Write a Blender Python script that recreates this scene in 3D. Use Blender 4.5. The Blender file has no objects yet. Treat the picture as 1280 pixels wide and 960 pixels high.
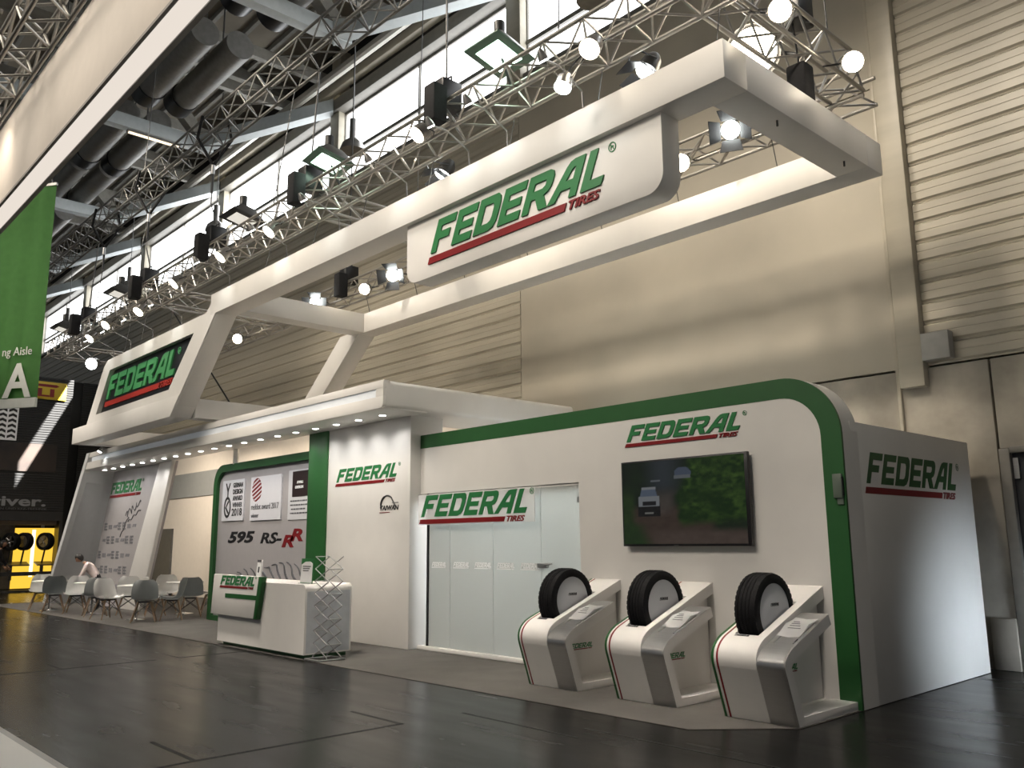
import bpy, bmesh, math, random
from mathutils import Vector, Matrix
from mathutils.geometry import tessellate_polygon
random.seed(7)
SC = bpy.context.scene
COL = SC.collection
PI = math.pi

# ------------------------------------------------------------------ camera
def cam_matrix(pitch, roll, yaw):
    f = Vector((-math.sin(yaw)*math.cos(pitch), math.cos(yaw)*math.cos(pitch), math.sin(pitch)))
    r = Vector((math.cos(yaw), math.sin(yaw), 0)); u = r.cross(f)
    r2 = math.cos(roll)*r + math.sin(roll)*u; u2 = -math.sin(roll)*r + math.cos(roll)*u
    m = Matrix((r2, u2, -f)).transposed().to_4x4(); m.translation = (0, 0, 1.55)
    return m
cd = bpy.data.cameras.new('camera'); cam = bpy.data.objects.new('camera', cd); COL.objects.link(cam)
cd.sensor_width = 36.0; cd.lens = 1072/1280*36; cd.clip_end = 300; cd.clip_start = 0.05
cam.matrix_world = cam_matrix(.18192, -.00859, .82443)
SC.camera = cam

# ------------------------------------------------------------------ world, sun, lamps, exposure
SC.view_settings.view_transform = 'Standard'; SC.view_settings.look = 'None'
SC.view_settings.gamma = 1.0; SC.view_settings.use_curve_mapping = False
SC.view_settings.exposure = 0.38
w = bpy.data.worlds.new('world'); SC.world = w; w.use_nodes = True
w.node_tree.nodes['Background'].inputs[0].default_value = (.92, .96, 1.0, 1)
w.node_tree.nodes['Background'].inputs[1].default_value = 0.085

def lamp(kind, name, loc, aim, energy, color=(1, .95, .88), **kw):
    l = bpy.data.lights.new(name, kind); l.energy = energy; l.color = color
    for k, v in kw.items(): setattr(l, k, v)
    o = bpy.data.objects.new(name, l); COL.objects.link(o); o.location = loc
    o.rotation_euler = (Vector(aim) - Vector(loc)).to_track_quat('-Z', 'Y').to_euler()
    return o
# daylight sun, falling through the clear window bay of the back wall
lamp('SUN', 'sun', (0, 0, 30), Vector((0, 0, 30)) + Vector((-1.5, -1, -2.1)), 90.0, (1, .97, .9), angle=.009)
# the hall's own high lamps over the aisle, on the viewer's side
for x in (-6, -11, -16, -22, -28):
    lamp('AREA', 'hall_lamp_light', (x, -2.5, 10.5), (x-1.0, 6, 2.0), 145, (1, .90, .77), shape='DISK', size=3.6, spread=math.radians(95))
for x in (-3.4, -6, -8.6, -11.4, -14, -18, -21.5, -25):
    lamp('SPOT', 'stand_fill_spot', (x, 3.6, 11.0), (x-.3, 6.2, .3), 2000, (1, .90, .79), spot_size=math.radians(27), spot_blend=.6, shadow_soft_size=.45)  # added fill spots for counter, stands and carpet; narrow cone spares the front beam
for x in (-5, -9, -13.5, -19):
    lamp('SPOT', 'wall_lamp_light', (x, 3.0, 11.5), (x+1.8, 11.5, 4.4), 1750, (1, .88, .72), spot_size=math.radians(52), spot_blend=.9, shadow_soft_size=.5)
# daylight from the open gate at the right end of the hall
lamp('AREA', 'gate_daylight', (.4, 10.7, .35), (-3.9, 10.75, .45), 11, (.80, .90, 1), shape='RECTANGLE', size=.8, size_y=.6, spread=math.radians(46))

# ------------------------------------------------------------------ materials
MATS = {}
def mat(name, col, rough=.5, metal=0, noise=.0, nscale=8, bump=0, bscale=60, emit=None, estr=0, trans=0, stretch=None, col2=None, spec=None, coat=0):
    if name in MATS: return MATS[name]
    m = bpy.data.materials.new(name); m.use_nodes = True; nt = m.node_tree; b = nt.nodes['Principled BSDF']
    b.inputs['Base Color'].default_value = (*col, 1); b.inputs['Roughness'].default_value = rough; b.inputs['Metallic'].default_value = metal
    if spec is not None: b.inputs['Specular IOR Level'].default_value = spec
    if coat: b.inputs['Coat Weight'].default_value = coat
    if trans: b.inputs['Transmission Weight'].default_value = trans
    if emit: b.inputs['Emission Color'].default_value = (*emit, 1); b.inputs['Emission Strength'].default_value = estr
    tc = None
    if noise or bump or stretch:
        tc = nt.nodes.new('ShaderNodeTexCoord'); mp = nt.nodes.new('ShaderNodeMapping'); nt.links.new(tc.outputs['Object'], mp.inputs[0])
        if stretch: mp.inputs['Scale'].default_value = stretch
    if noise:
        n = nt.nodes.new('ShaderNodeTexNoise'); n.inputs['Scale'].default_value = nscale; n.inputs['Detail'].default_value = 5
        nt.links.new(mp.outputs[0], n.inputs['Vector'])
        mx = nt.nodes.new('ShaderNodeMix'); mx.data_type = 'RGBA'
        c2 = col2 or tuple(c*(1-noise) for c in col); c1 = col if col2 else tuple(min(1, c*(1+noise*.5)) for c in col)
        mx.inputs[6].default_value = (*c1, 1); mx.inputs[7].default_value = (*c2, 1)
        rp = nt.nodes.new('ShaderNodeMapRange'); rp.inputs[1].default_value = .3; rp.inputs[2].default_value = .7
        nt.links.new(n.outputs['Fac'], rp.inputs[0]); nt.links.new(rp.outputs[0], mx.inputs[0]); nt.links.new(mx.outputs[2], b.inputs['Base Color'])
    if bump:
        n2 = nt.nodes.new('ShaderNodeTexNoise'); n2.inputs['Scale'].default_value = bscale; n2.inputs['Detail'].default_value = 3
        nt.links.new(mp.outputs[0], n2.inputs['Vector'])
        bp = nt.nodes.new('ShaderNodeBump'); bp.inputs['Strength'].default_value = bump; bp.inputs['Distance'].default_value = .01
        nt.links.new(n2.outputs['Fac'], bp.inputs['Height']); nt.links.new(bp.outputs[0], b.inputs['Normal'])
    MATS[name] = m; return m
def emis(name, col, s):
    if name in MATS: return MATS[name]
    m = bpy.data.materials.new(name); m.use_nodes = True; nt = m.node_tree; nt.nodes.clear()
    e = nt.nodes.new('ShaderNodeEmission'); e.inputs[0].default_value = (*col, 1); e.inputs[1].default_value = s
    o = nt.nodes.new('ShaderNodeOutputMaterial'); nt.links.new(e.outputs[0], o.inputs[0]); MATS[name] = m; return m

WHITE = mat('white_laminate', (.74, .72, .69), .42, noise=.03, nscale=3)
WHITE2 = mat('white_wall_paint', (.72, .70, .67), .55, noise=.04, nscale=2)
SATIN = mat('satin_white', (.78, .76, .73), .3, noise=.02)
CREAM = mat('cream_wall', (.72, .66, .58), .6, noise=.03)
GREYP = mat('grey_wall_panel', (.28, .29, .28), .5, noise=.05)
GREEN = mat('brand_green', (.016, .095, .022), .45, noise=.05, nscale=5)
LGREEN = mat('letter_green', (.026, .185, .058), .35, noise=.03)
RED = mat('brand_red', (.21, .009, .011), .35, noise=.03)
BLACK = mat('black_print', (.012, .012, .013), .4, noise=.1)
INKG = mat('grey_print', (.09, .09, .10), .5, noise=.1)
LWHITE = mat('white_print', (.85, .86, .87), .4, noise=.02)
BLKP = mat('black_plastic', (.012, .012, .014), .35, noise=.2, bump=.05)
BLKF = mat('black_fabric', (.010, .010, .012), .9, noise=.3, nscale=30)
RUB = mat('tyre_rubber', (.007, .007, .008), .7, spec=.2, noise=.25, nscale=25, bump=.25, bscale=90)
ALU = mat('truss_aluminium', (.42, .40, .37), .38, .75, noise=.12, nscale=12)
STEEL = mat('brushed_steel', (.52, .52, .52), .33, .9, noise=.10, nscale=10, stretch=(.3, 30, 30))
CHROME = mat('chrome', (.75, .75, .75), .12, 1, noise=.03)
WIRE = mat('steel_wire', (.12, .12, .12), .5, .6, noise=.1)
WOOD = mat('beech_wood', (.21, .135, .08), .45, noise=.25, nscale=6, stretch=(8, 8, 1))
CHW = mat('white_shell_plastic', (.80, .80, .79), .35, noise=.02)
CHG = mat('grey_shell_plastic', (.33, .35, .35), .4, noise=.03)
HOUS = mat('lamp_housing', (.05, .05, .05), .4, .4, noise=.15)
HOUSL = mat('lamp_housing_light', (.30, .29, .28), .3, .8, noise=.15)
LENS = emis('lamp_lens_warm', (1, .86, .66), 26)
LENSC = emis('lamp_lens_cool', (.95, 1, .97), 26)
FLOODM = emis('flood_lens_green', (.70, 1, .78), 9)
DLM = emis('downlight_lens', (1, .97, .92), 14)

# ------------------------------------------------------------------ geometry helpers
def box(bm, x0, x1, y0, y1, z0, z1):
    v = [bm.verts.new(p) for p in ((x0,y0,z0),(x1,y0,z0),(x1,y1,z0),(x0,y1,z0),(x0,y0,z1),(x1,y0,z1),(x1,y1,z1),(x0,y1,z1))]
    for q in ((3,2,1,0),(4,5,6,7),(0,1,5,4),(1,2,6,5),(2,3,7,6),(3,0,4,7)): bm.faces.new([v[i] for i in q])
    return v
def hexa(bm, p):   # eight points: bottom ring 0-3, top ring 4-7
    v = [bm.verts.new(q) for q in p]
    for q in ((3,2,1,0),(4,5,6,7),(0,1,5,4),(1,2,6,5),(2,3,7,6),(3,0,4,7)): bm.faces.new([v[i] for i in q])
def prism(bm, pts, axis, a, b, holes=()):
    """polygon pts (2d) extruded along axis from a to b. axis 'y': pts are (x,z); 'x': (y,z); 'z': (x,y)"""
    loops = [list(pts)] + [list(h) for h in holes]
    def P(p, t): return {'y': (p[0], t, p[1]), 'x': (t, p[0], p[1]), 'z': (p[0], p[1], t)}[axis]
    flat = [p for l in loops for p in l]
    tris = tessellate_polygon([[Vector((p[0], p[1], 0)) for p in l] for l in loops])
    va = [bm.verts.new(P(p, a)) for p in flat]; vb = [bm.verts.new(P(p, b)) for p in flat]
    for t in tris:
        for vs in ([va[i] for i in t], [vb[i] for i in reversed(t)]):
            try: bm.faces.new(vs)
            except ValueError: pass
    s = 0
    for l in loops:
        n = len(l)
        for i in range(n):
            j = (i+1) % n
            bm.faces.new((va[s+i], va[s+j], vb[s+j], vb[s+i]))
        s += n
def tube(bm, pts, r, seg=8, cap=True):
    rings = []; pts = [Vector(p) for p in pts]; rr = r if isinstance(r, (list, tuple)) else [r]*len(pts)
    for i, p in enumerate(pts):
        d = (pts[min(i+1, len(pts)-1)] - pts[max(i-1, 0)]).normalized()
        q = d.to_track_quat('Z', 'Y')
        rings.append([bm.verts.new(p + q @ Vector((math.cos(2*PI*k/seg)*rr[i], math.sin(2*PI*k/seg)*rr[i], 0))) for k in range(seg)])
    for a, b in zip(rings, rings[1:]):
        for k in range(seg): bm.faces.new((a[k], a[(k+1) % seg], b[(k+1) % seg], b[k]))
    if cap:
        bm.faces.new(list(reversed(rings[0]))); bm.faces.new(rings[-1])
def lathe(bm, prof, axis='z', c=(0, 0, 0), seg=24, cap=True):
    """prof: list of (radius, height) along axis"""
    c = Vector(c); rings = []
    for r, h in prof:
        ring = []
        for k in range(seg):
            a = 2*PI*k/seg; x, y = r*math.cos(a), r*math.sin(a)
            ring.append(bm.verts.new(c + Vector({'z': (x, y, h), 'x': (h, x, y), 'y': (x, h, y)}[axis])))
        rings.append(ring)
    for a, b in zip(rings, rings[1:]):
        for k in range(seg): bm.faces.new((a[k], a[(k+1) % seg], b[(k+1) % seg], b[k]))
    for ring in (rings[0], rings[-1]) if cap else ():
        try: bm.faces.new(ring)
        except ValueError: pass
def arc(cx, cz, r, a0, a1, n=10):
    return [(cx + r*math.cos(math.radians(a0+(a1-a0)*i/n)), cz + r*math.sin(math.radians(a0+(a1-a0)*i/n))) for i in range(n+1)]
def rrect(x0, x1, z0, z1, r, corners='abcd', n=6):
    # a bl, b br, c tr, d tl rounded
    p = []
    p += arc(x0+r, z0+r, r, 180, 270, n) if 'a' in corners else [(x0, z0)]
    p += arc(x1-r, z0+r, r, 270, 360, n) if 'b' in corners else [(x1, z0)]
    p += arc(x1-r, z1-r, r, 0, 90, n) if 'c' in corners else [(x1, z1)]
    p += arc(x0+r, z1-r, r, 90, 180, n) if 'd' in corners else [(x0, z1)]
    return p
def bev(bm, wd, seg=2, ang=25):
    bmesh.ops.recalc_face_normals(bm, faces=bm.faces)
    e = [e for e in bm.edges if len(e.link_faces) == 2 and e.calc_face_angle(0) > math.radians(ang)]
    bmesh.ops.bevel(bm, geom=e, offset=wd, segments=seg, affect='EDGES', profile=.5, clamp_overlap=True)
def smooth_by_angle(me, ang=35):
    bm = bmesh.new(); bm.from_mesh(me); bmesh.ops.recalc_face_normals(bm, faces=bm.faces)
    for f in bm.faces: f.smooth = True
    for e in bm.edges:
        e.smooth = not (len(e.link_faces) != 2 or e.calc_face_angle(0) > math.radians(ang))
    bm.to_mesh(me); bm.free()
def setp(o, label=None, cat=None, group=None, kind=None):
    for k, v in (('label', label), ('category', cat), ('group', group), ('kind', kind)):
        if v: o[k] = v
    return o
ORG = {}
def thing(name, label, cat, loc=(0, 0, 0), rz=0, group=None, kind=None):
    o = bpy.data.objects.new(name, None); COL.objects.link(o); o.empty_display_size = .1
    o.location = loc; o.rotation_euler = (0, 0, rz); ORG[o.name] = Vector(loc)
    return setp(o, label, cat, group, kind)
def link(name, me, m, parent=None, smooth=True):
    if smooth: smooth_by_angle(me)
    o = bpy.data.objects.new(name, me); COL.objects.link(o)
    if m is not None and not me.materials: me.materials.append(m)
    if parent is not None: o.parent = parent
    return o
def part(name, bm, m, parent=None, bevel=0, smooth=True, world=True, label=None):
    """mesh part; vertices given in world space are moved to the thing's base"""
    if bevel: bev(bm, bevel)
    root = parent
    while root is not None and root.parent is not None: root = root.parent
    if world and root is not None: bmesh.ops.translate(bm, verts=bm.verts, vec=-ORG.get(root.name, Vector()))
    me = bpy.data.meshes.new(name); bm.to_mesh(me); bm.free()
    o = link(name, me, m, parent, smooth)
    if label: o['label'] = label
    return o
def solo(name, bm, m, label, cat, loc, bevel=0, group=None, kind=None):
    if bevel: bev(bm, bevel)
    bmesh.ops.translate(bm, verts=bm.verts, vec=-Vector(loc))
    me = bpy.data.meshes.new(name); bm.to_mesh(me); bm.free()
    o = link(name, me, m); o.location = loc; ORG[o.name] = Vector(loc)
    return setp(o, label, cat, group, kind)
def bx(name, m, parent, x0, x1, y0, y1, z0, z1, bevel=0, label=None):
    bm = bmesh.new(); box(bm, x0, x1, y0, y1, z0, z1); return part(name, bm, m, parent, bevel, label=label)
def pz(name, m, parent, pts, axis, a, b, holes=(), bevel=0, label=None):
    bm = bmesh.new(); prism(bm, pts, axis, a, b, holes); return part(name, bm, m, parent, bevel, label=label)
def tb(name, m, parent, pts, r, seg=8, label=None):
    bm = bmesh.new(); tube(bm, pts, r, seg); return part(name, bm, m, parent, label=label)
RODS = {}
def rod(name, m, parent, p0, p1, r, seg=6):
    """straight rod sharing one unit cylinder per material; p0,p1 in world space (parent unrotated)"""
    k = (m.name, seg)
    if k not in RODS:
        bm = bmesh.new(); tube(bm, [(0, 0, 0), (0, 0, 1)], 1, seg); me = bpy.data.meshes.new('rod')
        bm.to_mesh(me); bm.free(); me.materials.append(m); smooth_by_angle(me, 65); RODS[k] = me
    o = bpy.data.objects.new(name, RODS[k]); COL.objects.link(o)
    p0, p1 = Vector(p0), Vector(p1); d = p1-p0
    root = parent
    while root is not None and root.parent is not None: root = root.parent
    o.parent = parent; off = ORG.get(root.name, Vector()) if root is not None else Vector()
    o.matrix_local = Matrix.LocRotScale(p0-off, d.to_track_quat('Z', 'Y'), Vector((r, r, d.length)))
    return o
def dup(root, loc, rz, label=None, group=None):
    r = root.copy(); COL.objects.link(r); r.location = loc; r.rotation_euler = (0, 0, rz)
    if label: r['label'] = label
    if group: r['group'] = group
    for ch in root.children:
        c = ch.copy(); COL.objects.link(c); c.parent = r
        for g in ch.children:
            d = g.copy(); COL.objects.link(d); d.parent = c
    return r
# flat lettering set in the built-in font
def text_mesh(s, size, depth, shear=0, bold=0, spacing=1.0, align='LEFT'):
    c = bpy.data.curves.new('text', 'FONT'); c.body = s; c.size = size; c.extrude = depth; c.shear = shear; c.offset = bold; c.space_character = spacing
    c.align_x = align; c.resolution_u = 3
    o = bpy.data.objects.new('text', c); COL.objects.link(o)
    dg = bpy.context.evaluated_depsgraph_get(); dg.update()
    me = bpy.data.meshes.new_from_object(o.evaluated_get(dg)); bpy.data.objects.remove(o); me.materials.clear()
    return me
def text(name, s, m, parent, org, size, rz=0, depth=.004, shear=0, bold=0, width=None, spacing=1.0, label=None):
    """lettering on a vertical face; org = lower left corner in world space, rz = 0 faces -Y, 90 deg faces +X"""
    me = text_mesh(s, size, depth, shear, bold, spacing)
    xs = [v.co.x for v in me.vertices]; x0, x1 = min(xs), max(xs); k = (width/(x1-x0)) if width else 1
    root = parent
    while root.parent is not None: root = root.parent
    R = Matrix.Rotation(rz, 4, 'Z') @ Matrix.Rotation(PI/2, 4, 'X')
    me.transform(Matrix.Translation(Vector(org)-ORG.get(root.name, Vector())) @ R @ Matrix.Diagonal((k, 1, 1, 1)) @ Matrix.Translation((-x0, 0, 0)))
    me.materials.append(m); o = link(name, me, None, parent, smooth=False)
    if label: o['label'] = label
    return o

# ------------------------------------------------------------------ the wordmark (seven letters, bar, small word, ring)
LH, LB = .125, .040                       # cap height and baseline in units of the wordmark's width
S_ = .46                                  # slant
_g = {
 'F': (.98, [(0,0),(.28,0),(.28,.37),(.80,.37),(.80,.60),(.28,.60),(.28,.77),(.98,.77),(.98,1),(0,1)], None),
 'E': (.98, [(0,0),(.96,0),(.96,.23),(.28,.23),(.28,.39),(.88,.39),(.88,.60),(.28,.60),(.28,.77),(.98,.77),(.98,1),(0,1)], None),
 'D': (1.04, [(0,0),(.72,0),(.92,.07),(1.02,.22),(1.04,.36),(1.04,.74),(.98,.90),(.84,1),(0,1)], [(.28,.23),(.62,.23),(.72,.28),(.76,.38),(.76,.66),(.71,.75),(.62,.77),(.28,.77)]),
 'R': (1.08, [(0,0),(.28,0),(.28,.34),(.46,.34),(.72,0),(1.08,0),(.80,.37),(.97,.44),(1.05,.56),(1.07,.68),(1.07,.82),(1.0,.94),(.86,1),(0,1)], [(.28,.56),(.68,.56),(.78,.62),(.79,.70),(.75,.77),(.28,.77)]),
 'A': (1.14, [(0,0),(.30,0),(.45,.26),(.86,.26),(.86,0),(1.14,0),(1.14,1),(.74,1),(.58,.96),(.47,.84)], [(.57,.48),(.86,.48),(.86,.78),(.78,.78),(.70,.72)]),
 'L': (.80, [(0,0),(.78,0),(.80,.23),(.29,.23),(.29,1),(0,1)], None)}
def _shape(pts, x, k, base): return [(x + p[0]*k + S_*(p[1]*LH), base + p[1]*LH) for p in pts]
def _tires():
    me = text_mesh('TIRES', .040, .5, .35, .0012); xs = [v.co.x for v in me.vertices]; k = .150/(max(xs)-min(xs)); x0 = min(xs)
    me.transform(Matrix(((k, 0, 0, .828-x0*k), (0, 0, -1, -.45), (0, 1, 0, .0), (0, 0, 0, 1))))
    return me
def _build_logo_meshes():
    out = []
    tot = sum(_g[c][0] for c in 'FEDERAL') + 6*.13-.06; k = (.965)/tot; x = .018
    for c in 'FEDERAL':
        wd, o, h = _g[c]; bm = bmesh.new(); x0_ = x; x = x-(.11*k if c == 'A' else 0)
        prism(bm, _shape(o, x, k, LB), 'y', -1, .15, [_shape(h, x, k, LB)] if h else ())
        me = bpy.data.meshes.new('letter'); bm.to_mesh(me); bm.free(); smooth_by_angle(me, 30); out.append(('letter', me, 'g')); x = x0_+(wd+.13-(.06 if c == 'A' else 0))*k
    bm = bmesh.new(); prism(bm, [(0, 0), (.805, 0), (.805+S_*.026, .026), (S_*.026, .026)], 'y', -1, .15)
    me = bpy.data.meshes.new('underline'); bm.to_mesh(me); bm.free(); smooth_by_angle(me); out.append(('underline', me, 'r'))
    out.append(('small_word', _tires(), 'r'))
    bm = bmesh.new(); cx, cz = 1.035, .150
    prism(bm, arc(cx, cz, .017, 0, 342, 19), 'y', -.4, .15, [arc(cx, cz, .0135, 0, 342, 19)])
    prism(bm, [(cx-.007, cz-.009), (cx-.004, cz-.009), (cx-.004, cz+.009), (cx-.007, cz+.009)], 'y', -.4, .15)
    prism(bm, [(cx-.004, cz+.006), (cx+.006, cz+.004), (cx+.006, cz+.001), (cx-.004, cz-.001)], 'y', -.4, .15)
    prism(bm, [(cx, cz), (cx+.005, cz-.009), (cx+.008, cz-.009), (cx+.004, cz)], 'y', -.4, .15)
    me = bpy.data.meshes.new('registered_mark'); bm.to_mesh(me); bm.free(); smooth_by_angle(me); out.append(('registered_mark', me, 'g'))
    return out
LOGO = _build_logo_meshes()
LV = {}
def logo(parent, org, width, depth, rz=0, mats=None, xs=1.0):
    """the wordmark as raised pieces on a face; org = lower left corner of the bar in world space"""
    mats = mats or (LGREEN, RED); root = parent
    while root.parent is not None: root = root.parent
    M = Matrix.Translation(Vector(org)-ORG.get(root.name, Vector())) @ Matrix.Rotation(rz, 4, 'Z') @ Matrix.Diagonal((width, depth, width*xs, 1))
    for n, me, c in LOGO:
        m = mats[0] if c == 'g' else mats[1]; key = (me.name, m.name)
        if key not in LV:
            m2 = me.copy(); m2.materials.clear(); m2.materials.append(m); LV[key] = m2
        o = bpy.data.objects.new(n, LV[key]); COL.objects.link(o); o.parent = parent; o.matrix_local = M
def logo_print(name, parent, org, width, depth, R, mats=None, zs=1.0, only=None):
    """a small printed wordmark joined into one mesh; R = rotation matrix of its face"""
    mats = mats or (LGREEN, RED); root = parent
    while root.parent is not None: root = root.parent
    bm = bmesh.new()
    for i, (n, me, c) in enumerate(LOGO):
        if n == 'registered_mark' or (only and i not in only): continue
        t = me.copy(); t.transform(Matrix.Diagonal((width, depth, width*zs, 1))); a = len(bm.faces); bm.from_mesh(t); bm.faces.ensure_lookup_table()
        for f in bm.faces[a:]: f.material_index = 0 if c == 'g' else 1
    bm.transform(Matrix.Translation(Vector(org)-ORG.get(root.name, Vector())) @ R.to_4x4())
    me = bpy.data.meshes.new(name); bm.to_mesh(me); bm.free(); me.materials.append(mats[0]); me.materials.append(mats[1])
    o = bpy.data.objects.new(name, me); COL.objects.link(o); o.parent = parent; return o
I3 = Matrix.Identity(3)

# ================================================================== THE HALL
def struct(name, bm, m, bevel=0):
    return setp(part(name, bm, m, None, bevel), kind='structure')
# floor: dark sealed screed with drag marks
fm = mat('hall_floor', (.016, .0155, .014), .30, noise=.55, nscale=1.3, stretch=(.35, 1.6, 1), bump=.06, bscale=9, col2=(.009, .009, .009), spec=.13)
_nt = fm.node_tree; _b = _nt.nodes['Principled BSDF']
_n = _nt.nodes.new('ShaderNodeTexNoise'); _n.inputs['Scale'].default_value = 2.2; _n.inputs['Detail'].default_value = 6
_mp = [n for n in _nt.nodes if n.type == 'MAPPING'][0]; _nt.links.new(_mp.outputs[0], _n.inputs['Vector'])
_r = _nt.nodes.new('ShaderNodeMapRange'); _r.inputs[3].default_value = .16; _r.inputs[4].default_value = .34
_nt.links.new(_n.outputs['Fac'], _r.inputs[0]); _nt.links.new(_r.outputs[0], _b.inputs['Roughness'])
bm = bmesh.new(); box(bm, -62, 14, -16, 12.2, -.2, 0); floor = struct('floor', bm, fm)
SEAM = mat('floor_joint', (.006, .006, .006), .7, noise=.2)
for x0, x1, y0, y1 in ((-12.33, -12.29, 2.3, 4.7), (-12.33, -12.28, 5.0, 6.0), (-6.475, -6.435, 1.2, 4.64), (-7.3, -6.47, 2.775, 2.81), (-7.25, -6.45, 4.60, 4.635),
                       (-12.9, -12.3, 5.0, 5.03), (-6.45, -5.0, 5.295, 5.32), (-5.2, -3.2, 5.60, 5.62), (-13.0, -12.3, 3.5, 3.52)):
    bm = bmesh.new(); box(bm, x0, x1, y0, y1, -.01, .0015); part('floor_joint', bm, SEAM, floor)

CONC = mat('concrete_base', (.42, .385, .325), .75, noise=.35, nscale=1.6, bump=.25, bscale=14)
CLAD = mat('beige_cladding', (.47, .43, .345), .38, noise=.10, nscale=1.2, stretch=(.4, 1, 5))
SMOOTH = mat('beige_panel', (.46, .42, .34), .55, noise=.10, nscale=.8)
FRAMEM = mat('window_frame', (.20, .19, .17), .5, .2, noise=.1)
DARKM = mat('dark_gap', (.02, .018, .016), .8, noise=.2)
YB = 11.5
bm = bmesh.new()
box(bm, -62, 14, YB+.12, YB+.5, 0, 11.1)
box(bm, -62, 14, YB+.12, YB+.17, 13.16, 15.6)
wall = struct('wall_back', bm, DARKM)
xs = [-62, -27, -12.15, -4.80, -3.66, -.5, 14]
for a, b in zip(xs, xs[1:]):
    if a == -3.66:
        bx('concrete_panel', CONC, wall, a+.012, b-.012, YB, YB+.15, 2.62, 3.75, .012)
        continue
    bx('concrete_panel', CONC, wall, a+.012, b-.012, YB, YB+.15, 0, 3.75, .012)
bx('concrete_panel', CONC, wall, -3.95, -3.66, YB-.05, YB+.02, 0, .6, .015)
# ribbed cladding left of the big smooth panels and right of the column, board by board
def board(x0, x1, z0, h):
    y = YB
    pts = [(y+.12, z0), (y+.035, z0), (y+.03, z0+.02), (y, z0+.045), (y, z0+h*.50), (y+.006, z0+h*.52), (y+.006, z0+h*.55), (y, z0+h*.57), (y, z0+h-.03), (y+.03, z0+h-.006), (y+.12, z0+h-.006)]
    pz('cladding_board', CLAD, wall, pts, 'x', x0, x1)
n = 26; hh = (11.05-3.78)/n
for i in range(n):
    board(-62, -12.17, 3.78+i*hh, hh); board(-4.40, 14, 3.78+i*hh, hh)
for z0, z1 in ((3.78, 7.88), (7.90, 11.05)):
    for x0, x1 in ((-12.15, -4.80),):
        bx('smooth_panel', SMOOTH, wall, x0, x1, YB, YB+.12, z0, z1)
bx('sill', FRAMEM, wall, -62, 14, YB-.12, YB+.2, 11.05, 11.17, .01)
bx('lintel', FRAMEM, wall, -62, 14, YB-.30, YB+.12, 13.16, 13.50, .01)
bx('lintel_pipe', CLAD, wall, -62, 14, YB-.52, YB-.30, 13.55, 13.8, .04)
# steel columns of the wall
bm = bmesh.new(); box(bm, -4.72, -4.40, YB-.14, YB+.1, 3.5, 15); box(bm, -4.80, -4.75, YB-.06, YB+.1, 0, 15)
setp(part('trim_1', bm, CLAD, None, .01), kind='structure')
k = 2
for x in (10.3, 2.9, -12.1, -19.3, -26.5, -33.6, -40.8, -48, -55):
    bm = bmesh.new(); box(bm, x-.22, x+.22, YB-.20, YB+.15, 11.05, 15); setp(part('trim_%d' % k, bm, CLAD, None, .01), kind='structure'); k += 1
bm = bmesh.new(); box(bm, -4.40, -4.05, YB-.16, YB+.004, 3.82, 4.18); eb = solo('junction_box', bm, mat('junction_box_grey', (.42, .41, .38), .5, noise=.1), 'flat grey junction box on the cladding beside the wall column', 'junction box', (-4.22, YB, 3.82), .01)
# windows: clerestory bays with mullions; daylight behind frosted panes
PANE = bpy.data.materials.new('daylit_frosted_pane'); PANE.use_nodes = True
_nt = PANE.node_tree; _nt.nodes.clear(); _o = _nt.nodes.new('ShaderNodeOutputMaterial'); _e = _nt.nodes.new('ShaderNodeEmission')
_e.inputs[0].default_value = (.97, .99, 1, 1); _e.inputs[1].default_value = 4.0; _nt.links.new(_e.outputs[0], _o.inputs[0])
CLEAR = bpy.data.materials.new('clear_pane'); CLEAR.use_nodes = True
_nt = CLEAR.node_tree; _nt.nodes.clear(); _o = _nt.nodes.new('ShaderNodeOutputMaterial'); _e = _nt.nodes.new('ShaderNodeEmission'); _t = _nt.nodes.new('ShaderNodeBsdfTransparent'); _a = _nt.nodes.new('ShaderNodeAddShader')
_e.inputs[0].default_value = (.97, .99, 1, 1); _e.inputs[1].default_value = 3.5
_nt.links.new(_e.outputs[0], _a.inputs[0]); _nt.links.new(_t.outputs[0], _a.inputs[1]); _nt.links.new(_a.outputs[0], _o.inputs[0])
cols = [17.5, 10.3, 2.9, -4.56, -12.1, -19.3, -26.5, -33.6, -40.8, -48, -55, -62.3]
wn = 1
for b_, a_ in zip(cols, cols[1:]):
    x0, x1 = a_+.22, b_-.22
    bm = bmesh.new()
    box(bm, x0, x1, YB+.0, YB+.10, 11.17, 11.24); box(bm, x0, x1, YB, YB+.10, 13.09, 13.16); box(bm, x0, x1, YB-.02, YB+.10, 11.86, 11.96)
    wi = struct('window_%d' % wn, bm, FRAMEM); wn += 1
    n = 2; wdt = (x1-x0)/n
    for i in range(n+1):
        xx = x0+i*wdt
        bm = bmesh.new(); box(bm, xx-.025, xx+.025, YB, YB+.10, 11.17, 13.16); part('mullion', bm, FRAMEM, wi)
    for i in range(n):
        for z0, z1 in ((11.24, 11.86), (11.96, 13.09)):
            bm = bmesh.new(); box(bm, x0+i*wdt+.03, x0+(i+1)*wdt-.03, YB+.05, YB+.06, z0, z1)
            clear = (-30 < x0+(i+.5)*wdt < -23.3) and z0 > 11.9
            part('pane', bm, CLEAR if clear else PANE, wi)
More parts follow.
